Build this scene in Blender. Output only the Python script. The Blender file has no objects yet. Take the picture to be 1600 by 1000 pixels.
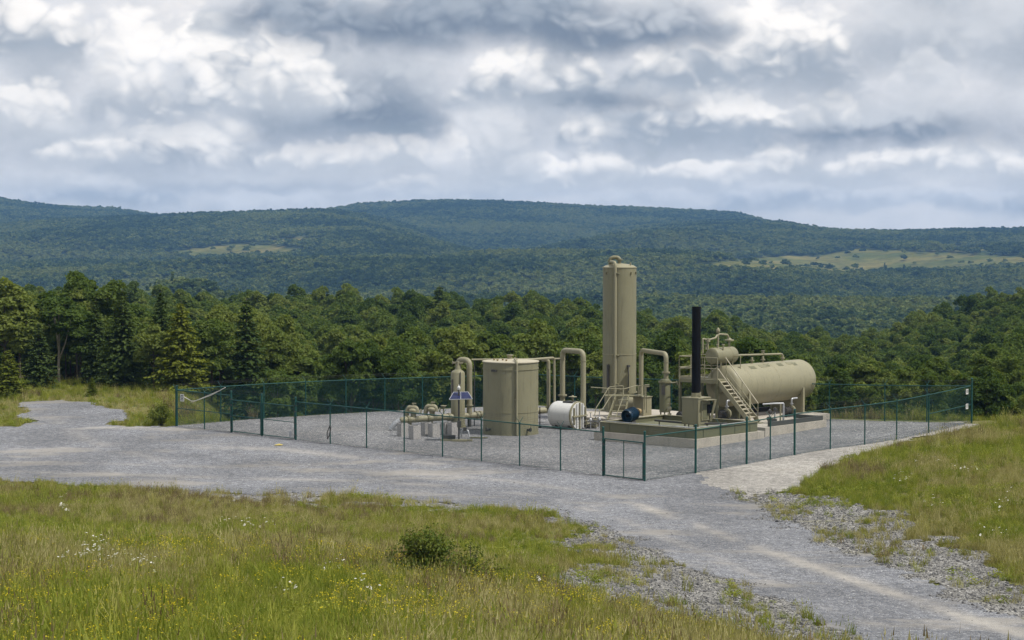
import bpy, math, random
import numpy as np
from mathutils import Vector, Matrix, noise as mnoise

random.seed(7)
RNG = np.random.default_rng(7)
SC = bpy.context.scene
COL = SC.collection

# ------------------------------------------------------------------ camera
CAM_H = 11.8            # metres above the gravel yard
FOC = 3200.0            # focal length in photo pixels (1600 wide)
PITCH = math.atan((500 - 365) / FOC)
cam_data = bpy.data.cameras.new("camera")
cam_data.sensor_width = 36.0
cam_data.lens = FOC / 1600 * 36.0
cam_data.clip_start = 0.5
cam_data.clip_end = 40000
cam = bpy.data.objects.new("camera", cam_data)
cam.location = (0, 0, CAM_H)
cam.rotation_euler = (math.pi / 2 - PITCH, 0, 0)
COL.objects.link(cam)
SC.camera = cam

# ------------------------------------------------------------------ render / exposure
SC.view_settings.view_transform = 'Standard'
SC.view_settings.look = 'None'
SC.view_settings.exposure = 0.0
SC.view_settings.gamma = 1.0
SC.view_settings.use_curve_mapping = False
SC.render.engine = 'CYCLES'
SC.cycles.use_denoising = True
SC.cycles.use_adaptive_sampling = True
SC.cycles.adaptive_threshold = 0.02
SC.cycles.max_bounces = 6
SC.cycles.diffuse_bounces = 3
SC.cycles.glossy_bounces = 2
SC.cycles.transmission_bounces = 3
SC.cycles.transparent_max_bounces = 16
SC.cycles.volume_bounces = 0
SC.cycles.caustics_reflective = False
SC.cycles.caustics_refractive = False

# ------------------------------------------------------------------ sun
SUN_EL = math.radians(58)
SUN_DIR = Vector((1.0, -0.42, 0)).normalized() * math.cos(SUN_EL) + Vector((0, 0, math.sin(SUN_EL)))
sun_data = bpy.data.lights.new("sun", 'SUN')
sun_data.energy = 4.3
sun_data.angle = math.radians(0.5)
sun_data.color = (1.0, 0.96, 0.89)
sun = bpy.data.objects.new("sun", sun_data)
sun.rotation_euler = SUN_DIR.to_track_quat('Z', 'Y').to_euler()
sun.location = (60, -10, 100)
COL.objects.link(sun)

# ------------------------------------------------------------------ world: sky with broken cumulus
world = bpy.data.worlds.new("World")
SC.world = world
world.use_nodes = True


class NT:
    """small helper around a node tree"""
    def __init__(self, tree):
        self.t = tree
        tree.nodes.clear()

    def new(self, typ, **kw):
        n = self.t.nodes.new(typ)
        for k, v in kw.items():
            if k == 'inp':
                for kk, vv in v.items():
                    if isinstance(vv, bpy.types.NodeSocket):
                        self.t.links.new(vv, n.inputs[kk])
                    else:
                        n.inputs[kk].default_value = vv
            else:
                setattr(n, k, v)
        return n

    def link(self, a, b):
        self.t.links.new(a, b)

    def math(self, op, a, b=None, c=None, clamp=False):
        n = self.t.nodes.new('ShaderNodeMath')
        n.operation = op
        n.use_clamp = clamp
        for i, v in enumerate((a, b, c)):
            if v is None:
                continue
            if isinstance(v, bpy.types.NodeSocket):
                self.t.links.new(v, n.inputs[i])
            else:
                n.inputs[i].default_value = v
        return n.outputs[0]

    def vmath(self, op, a, b=None, scale=None):
        n = self.t.nodes.new('ShaderNodeVectorMath')
        n.operation = op
        for i, v in enumerate((a, b)):
            if v is None:
                continue
            if isinstance(v, bpy.types.NodeSocket):
                self.t.links.new(v, n.inputs[i])
            else:
                n.inputs[i].default_value = v
        if scale is not None:
            if isinstance(scale, bpy.types.NodeSocket):
                self.t.links.new(scale, n.inputs['Scale'])
            else:
                n.inputs['Scale'].default_value = scale
        return n.outputs['Value'] if op in ('LENGTH', 'DOT_PRODUCT', 'DISTANCE') else n.outputs[0]

    def mix(self, fac, a, b):
        n = self.t.nodes.new('ShaderNodeMix')
        n.data_type = 'RGBA'
        for key, v in (('Factor', fac), ('A', a), ('B', b)):
            s = [i for i in n.inputs if i.name == key and (i.type == ('VALUE' if key == 'Factor' else 'RGBA'))][0]
            if isinstance(v, bpy.types.NodeSocket):
                self.t.links.new(v, s)
            elif key == 'Factor':
                s.default_value = v
            else:
                s.default_value = (*v, 1) if len(v) == 3 else v
        return [o for o in n.outputs if o.type == 'RGBA'][0]

    def mrange(self, v, a, b, c=0.0, d=1.0, smooth=True):
        n = self.t.nodes.new('ShaderNodeMapRange')
        n.interpolation_type = 'SMOOTHSTEP' if smooth else 'LINEAR'
        self.t.links.new(v, n.inputs[0])
        for i, x in enumerate((a, b, c, d)):
            n.inputs[i + 1].default_value = x
        return n.outputs[0]

    def noise(self, vec, scale, detail=4, rough=0.55, dist=0.0, dim='3D', color=False):
        n = self.t.nodes.new('ShaderNodeTexNoise')
        n.noise_dimensions = dim
        if vec is not None:
            self.t.links.new(vec, n.inputs['Vector'])
        n.inputs['Scale'].default_value = scale
        n.inputs['Detail'].default_value = detail
        n.inputs['Roughness'].default_value = rough
        n.inputs['Distortion'].default_value = dist
        return n.outputs[1] if color else n.outputs[0]

    def ramp(self, fac, stops):
        n = self.t.nodes.new('ShaderNodeValToRGB')
        self.t.links.new(fac, n.inputs[0])
        cr = n.color_ramp
        while len(cr.elements) < len(stops):
            cr.elements.new(0.5)
        for e, (p, c) in zip(cr.elements, stops):
            e.position = p
            e.color = (*c, 1)
        return n.outputs[0]


def srgb(r, g, b):
    def f(c):
        c /= 255.0
        return c / 12.92 if c <= 0.04045 else ((c + 0.055) / 1.055) ** 2.4
    return (f(r), f(g), f(b))


def build_world():
    W = NT(world.node_tree)
    sky = W.new('ShaderNodeTexSky', sky_type='NISHITA')
    sky.sun_disc = False
    sky.sun_elevation = SUN_EL
    sky.sun_rotation = math.atan2(SUN_DIR.x, SUN_DIR.y)
    sky.air_density = 1.0
    sky.dust_density = 1.5
    tc = W.new('ShaderNodeTexCoord').outputs['Generated']
    d = W.vmath('NORMALIZE', tc)
    sp = W.new('ShaderNodeSeparateXYZ', inp={0: d})
    az = W.math('ARCTAN2', sp.outputs[0], sp.outputs[1])
    el = W.math('ARCSINE', sp.outputs[2])
    # coordinates in 1/3200 rad: U to the right of straight ahead, V up from the horizon
    P0 = W.new('ShaderNodeCombineXYZ', inp={0: W.math('MULTIPLY', az, 3200.0), 1: W.math('MULTIPLY', el, 3200.0)}).outputs[0]
    N0 = W.vmath('MULTIPLY', d, (1.0, 1.0, 1.35))           # flattened direction for the noises (no pole)
    # domain warp + round cauliflower cells -> billowed edges
    def warp(scale, amp, det):
        c = W.noise(N0, scale, det, 0.55, color=True)
        c = W.vmath('SUBTRACT', c, (0.5, 0.5, 0.5))
        return W.vmath('MULTIPLY', c, (amp * 1.2, amp * 0.8, 0))
    P = W.vmath('ADD', W.vmath('ADD', P0, warp(20, 75, 2)), warp(80, 22, 3))
    NB = W.vmath('ADD', N0, W.vmath('SCALE', W.noise(N0, 45, 1, 0.6, color=True), scale=0.022))
    NS = W.vmath('ADD', NB, (0.0035, 0.0, 0.0065))          # a step toward the sun: relief shading of the billows
    def cells(vec, scale):
        n = W.new('ShaderNodeTexVoronoi', inp={'Vector': vec, 'Scale': scale})
        return n.outputs['Distance']
    bil = W.math('ADD', W.math('MULTIPLY', cells(NB, 46), 0.62), W.math('MULTIPLY', cells(NB, 120), 0.38))
    bil2 = W.math('ADD', W.math('MULTIPLY', cells(NS, 46), 0.62), W.math('MULTIPLY', cells(NS, 120), 0.38))
    emb = W.math('SUBTRACT', bil2, bil)   # ~0.2..0.8, low inside a puff
    fbm = W.noise(N0, 24, 6, 0.55)
    broad = W.noise(N0, 9, 4, 0.55)
    fine = W.noise(N0, 100, 4, 0.6)

    WHITE = srgb(245, 246, 248)
    PALE = srgb(216, 221, 229)
    LGREY = srgb(192, 200, 211)
    GREY = srgb(160, 172, 188)
    DARK = srgb(120, 135, 156)
    # generic broken deck all round the sky
    g = W.math('ADD', W.math('MULTIPLY', broad, 0.5), W.math('MULTIPLY', fbm, 0.5))
    base = W.ramp(g, [(0.38, srgb(182, 191, 204)), (0.46, srgb(196, 203, 214)), (0.55, srgb(211, 216, 225)), (0.64, srgb(226, 228, 233))])
    hz = W.mrange(W.new('ShaderNodeSeparateXYZ', inp={0: P0}).outputs[1], 10, 150, 1, 0)
    base = W.mix(W.math('MULTIPLY', hz, 0.6), base, srgb(214, 217, 222))
    # blue gaps (Nishita scaled) between clouds
    gap = W.mrange(g, 0.32, 0.41, 0.7, 0.0)
    nish = W.vmath('SCALE', sky.outputs[0], scale=0.10)
    nish = W.mix(0.6, nish, srgb(178, 192, 210))
    col = W.mix(gap, base, nish)
    # relief noises shared by all clouds
    lump = W.math('ADD', W.math('MULTIPLY', W.math('SUBTRACT', 0.42, bil), 0.9), W.math('MULTIPLY', W.math('SUBTRACT', fbm, 0.5), 1.1))

    sP = W.new('ShaderNodeSeparateXYZ', inp={0: P})
    PX, PY = sP.outputs[0], sP.outputs[1]
    tone = W.math('ADD', W.math('MULTIPLY', lump, 0.55), W.math('MULTIPLY', emb, 0.5))

    def cloud(col, u, vb, rx, h, low, top, op=1.0, edge=0.16, bump=0.52, tl=0.78):
        """one cumulus: centre column u, base row vb, half width rx, height h; low = base tone, top = head tone"""
        xn = W.math('MULTIPLY_ADD', PX, 1.0 / rx, -(u - 800.0) / rx)
        yn = W.math('MULTIPLY_ADD', PY, 1.0 / h, -(365.0 - vb) / h)
        yy = W.math('MAXIMUM', yn, W.math('MULTIPLY', yn, -3.6))
        r = W.math('MULTIPLY_ADD', xn, xn, W.math('MULTIPLY', yy, yy))
        r = W.math('MULTIPLY_ADD', lump, -2 * bump, r)
        m = W.mrange(r, 1.0 - 2 * edge, 1.0 + edge, op, 0)
        m = W.math('MULTIPLY', m, W.mrange(yn, -0.28, 0.25, 0, 1))
        c = W.mix(W.mrange(W.math('ADD', yn, tone), 0.02, tl), low, top)
        return W.mix(m, col, c)

    for a in [
        (330, 300, 330, 34, GREY, LGREY, .55, .5), (1300, 292, 330, 26, LGREY, LGREY, .5, .5), (760, 300, 280, 20, LGREY, PALE, .4, .5),
        (310, 334, 150, 30, LGREY, PALE, .6, .4), (560, 318, 170, 22, LGREY, PALE, .5, .4), (1100, 318, 190, 26, LGREY, PALE, .5, .4), (1480, 320, 200, 30, LGREY, PALE, .5, .4), (60, 300, 120, 40, LGREY, PALE, .5, .4),
        (180, 318, 130, 46, GREY, PALE, .7), (700, 312, 120, 44, LGREY, WHITE, .55), (1230, 318, 150, 44, GREY, PALE, .65), (1560, 330, 120, 46, GREY, PALE, .65),
        (1090, 289, 80, 46, LGREY, WHITE, .9), (1320, 278, 95, 48, LGREY, WHITE, .9), (835, 294, 80, 58, LGREY, WHITE, 1.0), (945, 296, 80, 66, LGREY, WHITE, .95), (1210, 268, 88, 54, LGREY, WHITE, 1.0), (1430, 270, 76, 46, LGREY, WHITE, .95), (1370, 322, 120, 34, LGREY, PALE, .6), (1010, 322, 130, 30, LGREY, PALE, .5), (420, 334, 130, 34, LGREY, PALE, .6),
        (1518, 272, 74, 80, LGREY, WHITE, .9), (1590, 285, 60, 50, LGREY, WHITE, .6),
        (290, 266, 165, 84, GREY, WHITE, .85), (150, 258, 110, 54, LGREY, WHITE, .9), (480, 268, 80, 50, LGREY, WHITE, .95), (595, 270, 110, 66, LGREY, WHITE, 1.0), (760, 292, 92, 130, LGREY, PALE, .9), (712, 262, 34, 66, PALE, WHITE, .8),
        (55, 210, 95, 80, LGREY, WHITE, .8), (140, 215, 90, 34, LGREY, PALE, .6),
        (1380, 224, 230, 72, DARK, LGREY, .9, .4, .5), (1275, 194, 66, 58, LGREY, WHITE, .75), (1030, 223, 178, 98, GREY, WHITE, 1.0), (1150, 205, 90, 46, GREY, WHITE, .8),
        (1470, 120, 230, 130, GREY, LGREY, .75, .4, .5), (1440, 152, 56, 80, LGREY, PALE, .7),
        (555, 218, 175, 165, DARK, LGREY, .9, .3), (850, 170, 140, 104, GREY, WHITE, .95), (960, 165, 120, 40, DARK, GREY, .8, .4), (830, 140, 36, 62, PALE, WHITE, .8),
        (1060, 136, 110, 66, GREY, WHITE, .95), (1185, 148, 165, 146, GREY, WHITE, 1.0),
        (325, 190, 225, 172, GREY, WHITE, 1.0), (445, 172, 110, 112, LGREY, WHITE, .9), (205, 150, 100, 120, PALE, WHITE, .8),
        (35, 110, 120, 125, GREY, WHITE, 1.0),
        (372, 104, 34, 20, GREY, LGREY, .5), (352, 60, 60, 44, GREY, LGREY, .7),
        (480, 50, 120, 70, DARK, GREY, .95, .3), (780, 76, 360, 110, DARK, GREY, 1.0, .25), (1010, 70, 150, 90, DARK, LGREY, .85, .3),
    ]:
        col = cloud(col, *a)
    rel = W.math('SUBTRACT', W.math('ADD', W.math('MULTIPLY', fine, 0.4), W.math('MULTIPLY', fbm, 0.6)), 0.5)
    rel = W.math('ADD', 1.0, W.math('MULTIPLY', rel, 0.30))
    col = W.vmath('SCALE', col, scale=rel)
    # below the horizon: the land goes on
    below = W.mrange(sp.outputs[2], -0.03, -0.004, 1, 0)
    col = W.mix(below, col, (0.07, 0.085, 0.06))
    col = W.vmath('MULTIPLY', col, (11.9, 11.4, 10.8))
    bg = W.new('ShaderNodeBackground', inp={'Color': col, 'Strength': 0.1})
    out = W.new('ShaderNodeOutputWorld')
    W.link(bg.outputs[0], out.inputs[0])
    world.cycles.sampling_method = 'NONE'


build_world()


# ------------------------------------------------------------------ geometry helpers
CF = Vector((0, math.cos(PITCH), -math.sin(PITCH)))
CU = Vector((0, math.sin(PITCH), math.cos(PITCH)))


def pt(u, v, y):
    """world point at forward distance y that the photo shows at column u, row v"""
    d = CF + Vector(((u - 800) / FOC, 0, 0)) + CU * ((500 - v) / FOC)
    t = y / d.y
    return Vector((d.x * t, y, CAM_H + d.z * t))


def proj(x, y, z):
    """numpy: world -> photo column,row"""
    fz = z - CAM_H
    f = y * CF.y + fz * CF.z
    up = y * CU.y + fz * CU.z
    return 800 + FOC * x / f, 500 - FOC * up / f


def sstep(a, b, x):
    t = np.clip((x - a) / (b - a), 0, 1)
    return t * t * (3 - 2 * t)


def vnoise(x, y, s, seed=0):
    """cheap smooth 2-D value noise, vectorised"""
    x = np.asarray(x, float) / s + 1000.0
    y = np.asarray(y, float) / s + 1000.0
    xi = np.floor(x).astype(np.int64); yi = np.floor(y).astype(np.int64)
    xf = x - xi; yf = y - yi
    xf = xf * xf * (3 - 2 * xf); yf = yf * yf * (3 - 2 * yf)
    def h(i, j):
        n = (i * 374761393 + j * 668265263 + seed * 1442695041) & 0xFFFFFFFF
        n = ((n ^ (n >> 13)) * 1274126177) & 0xFFFFFFFF
        return ((n ^ (n >> 16)) & 0xFFFF) / 65535.0
    return (h(xi, yi) * (1 - xf) + h(xi + 1, yi) * xf) * (1 - yf) + (h(xi, yi + 1) * (1 - xf) + h(xi + 1, yi + 1) * xf) * yf


def link(o, parent=None):
    COL.objects.link(o)
    if parent is not None:
        o.parent = parent
    return o


def mesh_obj(name, verts, faces, mat=None, parent=None, smooth=False):
    me = bpy.data.meshes.new(name)
    me.from_pydata([tuple(v) for v in verts] if not isinstance(verts, np.ndarray) else verts.tolist(), [], faces if not isinstance(faces, np.ndarray) else faces.tolist())
    me.update()
    if smooth:
        me.polygons.foreach_set('use_smooth', [True] * len(me.polygons))
    o = bpy.data.objects.new(name, me)
    if mat:
        me.materials.append(mat)
    return link(o, parent)


def tag(o, label=None, cat=None, group=None, kind=None):
    if label:
        o['label'] = label
    if cat:
        o['category'] = cat
    if group:
        o['group'] = group
    if kind:
        o['kind'] = kind
    return o


def thing(name, label, cat, loc=(0, 0, 0), group=None):
    o = bpy.data.objects.new(name, None)
    o.empty_display_size = 0.2
    o.location = loc
    COL.objects.link(o)
    return tag(o, label, cat, group)

# ------------------------------------------------------------------ terrain
# near ground: thin-plate spline through surveyed spots given as (photo column, row, forward distance)
_spots = [
    # yard corners and inside
    (1008, 752, 97.3), (275, 666, 120.3), (1518, 661, 117.8), (825, 633, 140.8),
    (640, 705, 108.5), (1270, 703, 107.0),
    # gravel apron and road
    (0, 668, 121), (0, 710, 108), (0, 750, 98), (-250, 690, 114), (-300, 760, 96), (500, 735, 101), (300, 768, 93.5), (700, 787, 89.0), (870, 806, 85.5), (1000, 800, 86.8),
    (1150, 855, 77), (1350, 905, 70), (1600, 975, 62), (1750, 1020, 58), (1250, 960, 63),
    # hillside in the foreground
    (0, 800, 79), (0, 860, 60), (0, 930, 45), (0, 1000, 36), (-400, 900, 55), (-400, 1050, 32),
    (350, 850, 64), (350, 920, 48), (350, 1000, 37), (670, 850, 70), (670, 893, 57), (670, 1000, 41), (950, 900, 66), (950, 1000, 47), (1150, 1000, 54), (1350, 1010, 57),
    # grass bank on the right
    (1250, 762, 95), (1430, 695, 110), (1330, 735, 100), (1480, 760, 90), (1480, 850, 77), (1600, 905, 69), (1600, 800, 84), (1600, 720, 99), (1560, 654, 117), (1600, 650, 118), (1800, 800, 84), (1800, 640, 120),
    (1420, 840, 78.5), (1250, 790, 90),
    # left
    (0, 625, 138), (150, 625, 136), (-300, 610, 142), (250, 640, 130),
]
_P = [pt(*s) for s in _spots]
_P += [Vector(p) for p in [(0, 0, 10.0), (-15, 10, 8.3), (15, 8, 8.3), (0, -15, 10.6), (30, 5, 7.0), (35, 35, 1.5), (28, 50, 0.3), (-40, 20, 8.5), (-45, 60, 3.0), (45, 70, 1.0), (50, 110, 2.0), (60, 20, 3.0), (-60, 0, 10), (60, -15, 7),
                          (-20, 25, 6.3), (8, 28, 5.2), (-8, 24, 6.2), (0, 14, 8.0)]]
_X = np.array([[p.x, p.y] for p in _P]); _Zv = np.array([p.z for p in _P])


def _tps_k(r2):
    return np.where(r2 > 1e-9, 0.5 * r2 * np.log(np.maximum(r2, 1e-9)), 0.0)


_n = len(_X)
_A = np.zeros((_n + 3, _n + 3))
_d2 = ((_X[:, None, :] - _X[None, :, :]) ** 2).sum(-1)
_A[:_n, :_n] = _tps_k(_d2) + np.eye(_n) * 25.0
_A[:_n, _n] = 1; _A[:_n, _n + 1:] = _X
_A[_n, :_n] = 1; _A[_n + 1:, :_n] = _X.T
_w = np.linalg.solve(_A, np.concatenate([_Zv, np.zeros(3)]))


def z_near(x, y):
    x = np.clip(np.asarray(x, float), -62, 62); y = np.clip(np.asarray(y, float), -16, 146)
    sh = x.shape
    q = np.stack([x.ravel(), y.ravel()], -1)
    out = np.empty(len(q))
    for i in range(0, len(q), 20000):
        c = q[i:i + 20000]
        d2 = ((c[:, None, :] - _X[None, :, :]) ** 2).sum(-1)
        out[i:i + 20000] = _tps_k(d2) @ _w[:_n] + _w[_n] + c @ _w[_n + 1:]
    return out.reshape(sh)


# middle ground: wooded slopes falling away behind the yard (columns x distances)
_MU = np.array([-900, -300, 0, 150, 300, 500, 800, 1000, 1200, 1300, 1400, 1500, 1600, 1800, 2600], float)
_MY = np.array([146, 162, 185, 230, 300, 400, 480, 700], float)
_MZ = np.array([
    # -900 -300   0    150   300   500   800  1000  1200  1300  1400  1500  1600  1800  2600
    [1.5,  1.2, 0.9,  0.7,  0.5,  0.2,  0.0,  0.2,  0.4,  0.6,  0.9,  1.2,  1.6,  2.0,  3.0],
    [1.0,  0.8, 0.4,  0.1, -2.0, -4.5, -6.0, -6.0, -6.0, -6.0, -5.0, -4.5, -4.0, -2.5,  1.0],
    [-1., -1.5, -2.5, -3., -5.0, -7.0, -8.5, -9.0, -9.0, -9.0, -8.5, -8.0, -7.0, -5.0,  0.0],
    [-3., -4.0, -5.0, -6., -7.0, -8.0, -9.5, -10., -11., -11.5, -11.5, -11., -9.5, -7.0, -2.0],
    [-4., -6.0, -7.5, -8.0, -9.0, -9.5, -10.5, -11.5, -13.5, -15., -15., -14., -12.5, -9.0, 0.0],
    [-6., -8., -9., -9.5, -10.0, -10.5, -11.5, -13.5, -17.5, -19., -17., -13.5, -9.5, -4.0, 4.0],
    [-12., -14., -15., -15.5, -16., -17., -18., -19.5, -22., -23., -20.5, -17., -11.5, -5.0, 2.0],
    [-40., -42., -45., -45., -45., -45., -45., -45., -45., -45., -42., -40., -35., -30., -25.]])


def z_mid(x, y):
    u = np.clip(800 + FOC * x / np.maximum(y, 1.0), _MU[0], _MU[-1]); yy = np.clip(y, _MY[0], _MY[-1])
    iu = np.clip(np.searchsorted(_MU, u) - 1, 0, len(_MU) - 2); iy = np.clip(np.searchsorted(_MY, yy) - 1, 0, len(_MY) - 2)
    fu = (u - _MU[iu]) / (_MU[iu + 1] - _MU[iu]); fy = (yy - _MY[iy]) / (_MY[iy + 1] - _MY[iy])
    return (_MZ[iy, iu] * (1 - fu) + _MZ[iy, iu + 1] * fu) * (1 - fy) + (_MZ[iy + 1, iu] * (1 - fu) + _MZ[iy + 1, iu + 1] * fu) * fy


# far hills: crest rows seen in the photo, each at its own distance
HILL_TREE = 10.0
_far_u = [-900, -300, 0, 60, 120, 180, 245, 300, 400, 500, 560, 640, 700, 760, 850, 950, 1050, 1150, 1220, 1300, 1500, 2600]
_far_v = [318, 305, 306, 316, 320, 322, 334, 338, 336, 325, 316, 312, 311, 312, 314, 319, 325, 331, 345, 362, 375, 380]
_lef_u = [-900, -300, 0, 100, 245, 300, 400, 500, 560, 640, 700, 760, 840, 950, 2600]
_lef_v = [360, 352, 345, 338, 335, 331, 327, 325, 331, 348, 370, 394, 425, 475, 560]
_rig_u = [-900, 400, 560, 640, 700, 800, 900, 1000, 1100, 1220, 1300, 1400, 1500, 1600, 2000, 2600]
_rig_v = [600, 520, 470, 432, 408, 388, 366, 349, 341, 343, 352, 355, 354, 354, 350, 356]
_sml_u = [-900, 100, 200, 250, 290, 330, 360, 400, 460, 2600]
_sml_v = [520, 480, 444, 425, 418, 425, 436, 455, 500, 560]


def _layer(u, y, cu, cv, d0, d1, zb, fall=0.25):
    v = np.interp(u, cu, cv)
    zc = CAM_H - (v - 365) * d1 / FOC - HILL_TREE
    s = np.clip((y - d0) / (d1 - d0), 0, 1)
    up = zb + (zc - zb) * (0.55 * s + 0.45 * s * s * (3 - 2 * s))
    return np.where(y <= d1, up, zc - fall * (y - d1))


def z_far(x, y):
    u = 800 + FOC * x / np.maximum(y, 1.0)
    z = np.full(np.shape(x), -62.0) + 0 * x
    z = np.maximum(z, -62 + 17 * sstep(1150, 650, y))
    z = np.maximum(z, _layer(u, y, _sml_u, _sml_v, 900, 1150, -62, 0.35))
    z = np.maximum(z, _layer(u, y, _lef_u, _lef_v, 1500, 3500, -62, 0.2))
    z = np.maximum(z, _layer(u, y, _rig_u, _rig_v, 1500, 3700, -62, 0.2))
    z = np.maximum(z, _layer(u, y, _far_u, _far_v, 3000, 4500, -40, 0.2))
    amp = sstep(900, 2200, y)
    z = z + amp * (((vnoise(x, y, 420, 3) - .5) * 58 + (vnoise(x, y, 190, 6) - .5) * 26) * (1 - sstep(2700, 3300, y)) + (vnoise(x, y, 150, 4) - .5) * 7)
    return z


def rear_drop(x, y):
    """the fill slope falls away outside the two rear fences"""
    u = 800 + FOC * x / np.maximum(y, 1.0)
    (lx, ly), (bx_, by_), (rx, ry) = [(p.x, p.y) for p in (_P[1], _P[3], _P[2])]
    def out(ax, ay, cx, cy):
        dx, dy = cx - ax, cy - ay
        return (-(dy) * (x - ax) + dx * (y - ay)) / math.hypot(dx, dy)
    d = np.maximum(out(lx, ly, bx_, by_), out(bx_, by_, rx, ry))
    f = sstep(280, 420, u) * (1 - sstep(1750, 1950, u)) * (1 - sstep(150, 175, y))
    return 0.34 * np.clip(d - 0.8, 0, 12) * f


def Z(x, y):
    x = np.asarray(x, float); y = np.asarray(y, float)
    n = z_near(x, y)
    m = z_mid(x, y)
    f = z_far(x, y)
    n = n - rear_drop(x, y)
    a = sstep(142, 162, y); b = sstep(560, 720, y)
    return (n * (1 - a) + m * a) * (1 - b) + f * b


def ground(u, v, lift=0.0):
    """where the line of sight through photo column u, row v meets the near ground"""
    lo, hi = 12.0, 170.0
    ys = np.linspace(lo, hi, 1600)
    d = CF + Vector(((u - 800) / FOC, 0, 0)) + CU * ((500 - v) / FOC)
    t = ys / d.y
    zz = CAM_H + d.z * t - (Z(d.x * t, ys) + lift)
    k = np.argmax(zz <= 0)
    if k == 0:
        k = len(ys) - 1
    f = min(1.0, max(0.0, zz[k - 1] / max(zz[k - 1] - zz[k], 1e-9)))
    y = ys[k - 1] + (ys[k] - ys[k - 1]) * f
    t = y / d.y
    return Vector((d.x * t, y, CAM_H + d.z * t - lift))


def inside(poly, x, y):
    """vectorised point in polygon"""
    x = np.asarray(x); y = np.asarray(y)
    r = np.zeros(x.shape, bool)
    n = len(poly)
    for i in range(n):
        x0, y0 = poly[i]; x1, y1 = poly[(i + 1) % n]
        c = ((y0 > y) != (y1 > y)) & (x < (x1 - x0) * (y - y0) / (y1 - y0 + 1e-12) + x0)
        r ^= c
    return r


def gpoly(pts):
    out = []
    for u, v in pts:
        g = ground(u, v)
        out.append((g.x, g.y))
    return out


FENCE_F, FENCE_L, FENCE_R, FENCE_B = [ground(*q) for q in ((1008, 752), (275, 666), (1518, 661), (825, 633))]
POLY_PAD = [(p.x, p.y) for p in (FENCE_F, FENCE_L, FENCE_B, FENCE_R)]
POLY_ROAD = gpoly([(-420, 655), (-200, 664), (0, 668), (120, 669), (275, 664), (360, 670), (461, 680), (700, 700), (943, 735), (1008, 742), (1168, 718), (1210, 735), (1150, 770), (1200, 800), (1300, 850), (1400, 890), (1500, 935), (1600, 968), (1800, 1030)]) \
    + [(26, 40), (22, 30), (16, 32)] + gpoly([(1420, 1030), (1330, 990), (1250, 958), (1150, 918), (1050, 872), (950, 833), (870, 806), (800, 796), (680, 785), (560, 776), (420, 772), (300, 768), (150, 758), (0, 750), (-300, 745), (-420, 720)])
POLY_PATH = gpoly([(1100, 752), (1135, 766), (1180, 775), (1240, 769), (1330, 718), (1420, 692), (1530, 664), (1524, 656), (1505, 657), (1453, 665), (1299, 694), (1168, 718), (1088, 732)])
POLY_TRACK = gpoly([(36, 628), (100, 624), (150, 630), (190, 640), (200, 652), (170, 664), (190, 672), (20, 672), (45, 660), (38, 645)])
POLY_VERGE_R = gpoly([(1140, 770), (1240, 768), (1330, 775), (1400, 805), (1440, 835), (1520, 875), (1620, 915), (1700, 950), (1700, 1010), (1600, 972), (1500, 938), (1400, 894), (1300, 854), (1195, 803)])
POLY_VERGE_L = gpoly([(850, 797), (870, 803), (950, 830), (1050, 869), (1150, 914), (1250, 955), (1330, 988), (1430, 1035), (1250, 1035), (1100, 985), (980, 955), (890, 930), (820, 895), (870, 880), (960, 880), (900, 840)])
POLY_VERGE_M = gpoly([(230, 762), (420, 768), (560, 772), (720, 786), (820, 800), (700, 800), (560, 792), (440, 788), (300, 778)])

MATS = {}

# ------------------------------------------------------------------ materials
def new_mat(name):
    m = bpy.data.materials.new(name)
    m.use_nodes = True
    MATS[name] = m
    return m, NT(m.node_tree)


def finish(T, color, rough=0.8, metal=0.0, bump=None, bump_strength=0.3, bump_dist=0.02, spec=0.3):
    b = T.new('ShaderNodeBsdfPrincipled')
    def put(k, v):
        if isinstance(v, bpy.types.NodeSocket):
            T.link(v, b.inputs[k])
        else:
            b.inputs[k].default_value = (*v, 1) if isinstance(v, tuple) and len(v) == 3 else v
    put('Base Color', color); put('Roughness', rough); put('Metallic', metal); put('Specular IOR Level', spec)
    if bump is not None:
        bn = T.new('ShaderNodeBump', inp={'Height': bump, 'Strength': bump_strength, 'Distance': bump_dist})
        T.link(bn.outputs[0], b.inputs['Normal'])
    o = T.new('ShaderNodeOutputMaterial')
    T.link(b.outputs[0], o.inputs[0])
    return b


def paint_mat(name, color, rough=0.5, var=0.12, grime=0.35, metal=0.0, rust=0.0, scale=1.0):
    """weathered paint: mottled tone, vertical run stains, dust, optional rust freckles"""
    m, T = new_mat(name)
    co = T.new('ShaderNodeNewGeometry').outputs['Position']
    n1 = T.noise(co, 1.3 * scale, 5, 0.6)
    st = T.vmath('MULTIPLY', co, (7.0, 7.0, 0.55))
    n2 = T.noise(st, 1.0 * scale, 4, 0.6)
    n3 = T.noise(co, 24 * scale, 3, 0.6)
    f = T.math('ADD', T.math('MULTIPLY', T.math('SUBTRACT', n1, 0.5), 2 * var), 1.0)
    f = T.math('ADD', f, T.math('MULTIPLY', T.math('SUBTRACT', n3, 0.5), var))
    c = T.vmath('SCALE', T.new('ShaderNodeRGB').outputs[0], scale=f)
    rgb = [n for n in T.t.nodes if n.type == 'RGB'][-1]
    rgb.outputs[0].default_value = (*color, 1)
    dark = tuple(x * 0.55 for x in color)
    c = T.mix(T.math('MULTIPLY', T.mrange(n2, 0.52, 0.75), grime), c, dark)
    if rust:
        rn = T.noise(co, 9 * scale, 6, 0.7)
        c = T.mix(T.math('MULTIPLY', T.mrange(rn, 0.62, 0.72), rust), c, (0.16, 0.075, 0.035))
    finish(T, c, T.mrange(n1, 0.3, 0.7, rough - 0.08, rough + 0.12), metal, n3, 0.06, 0.01)
    return m


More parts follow.
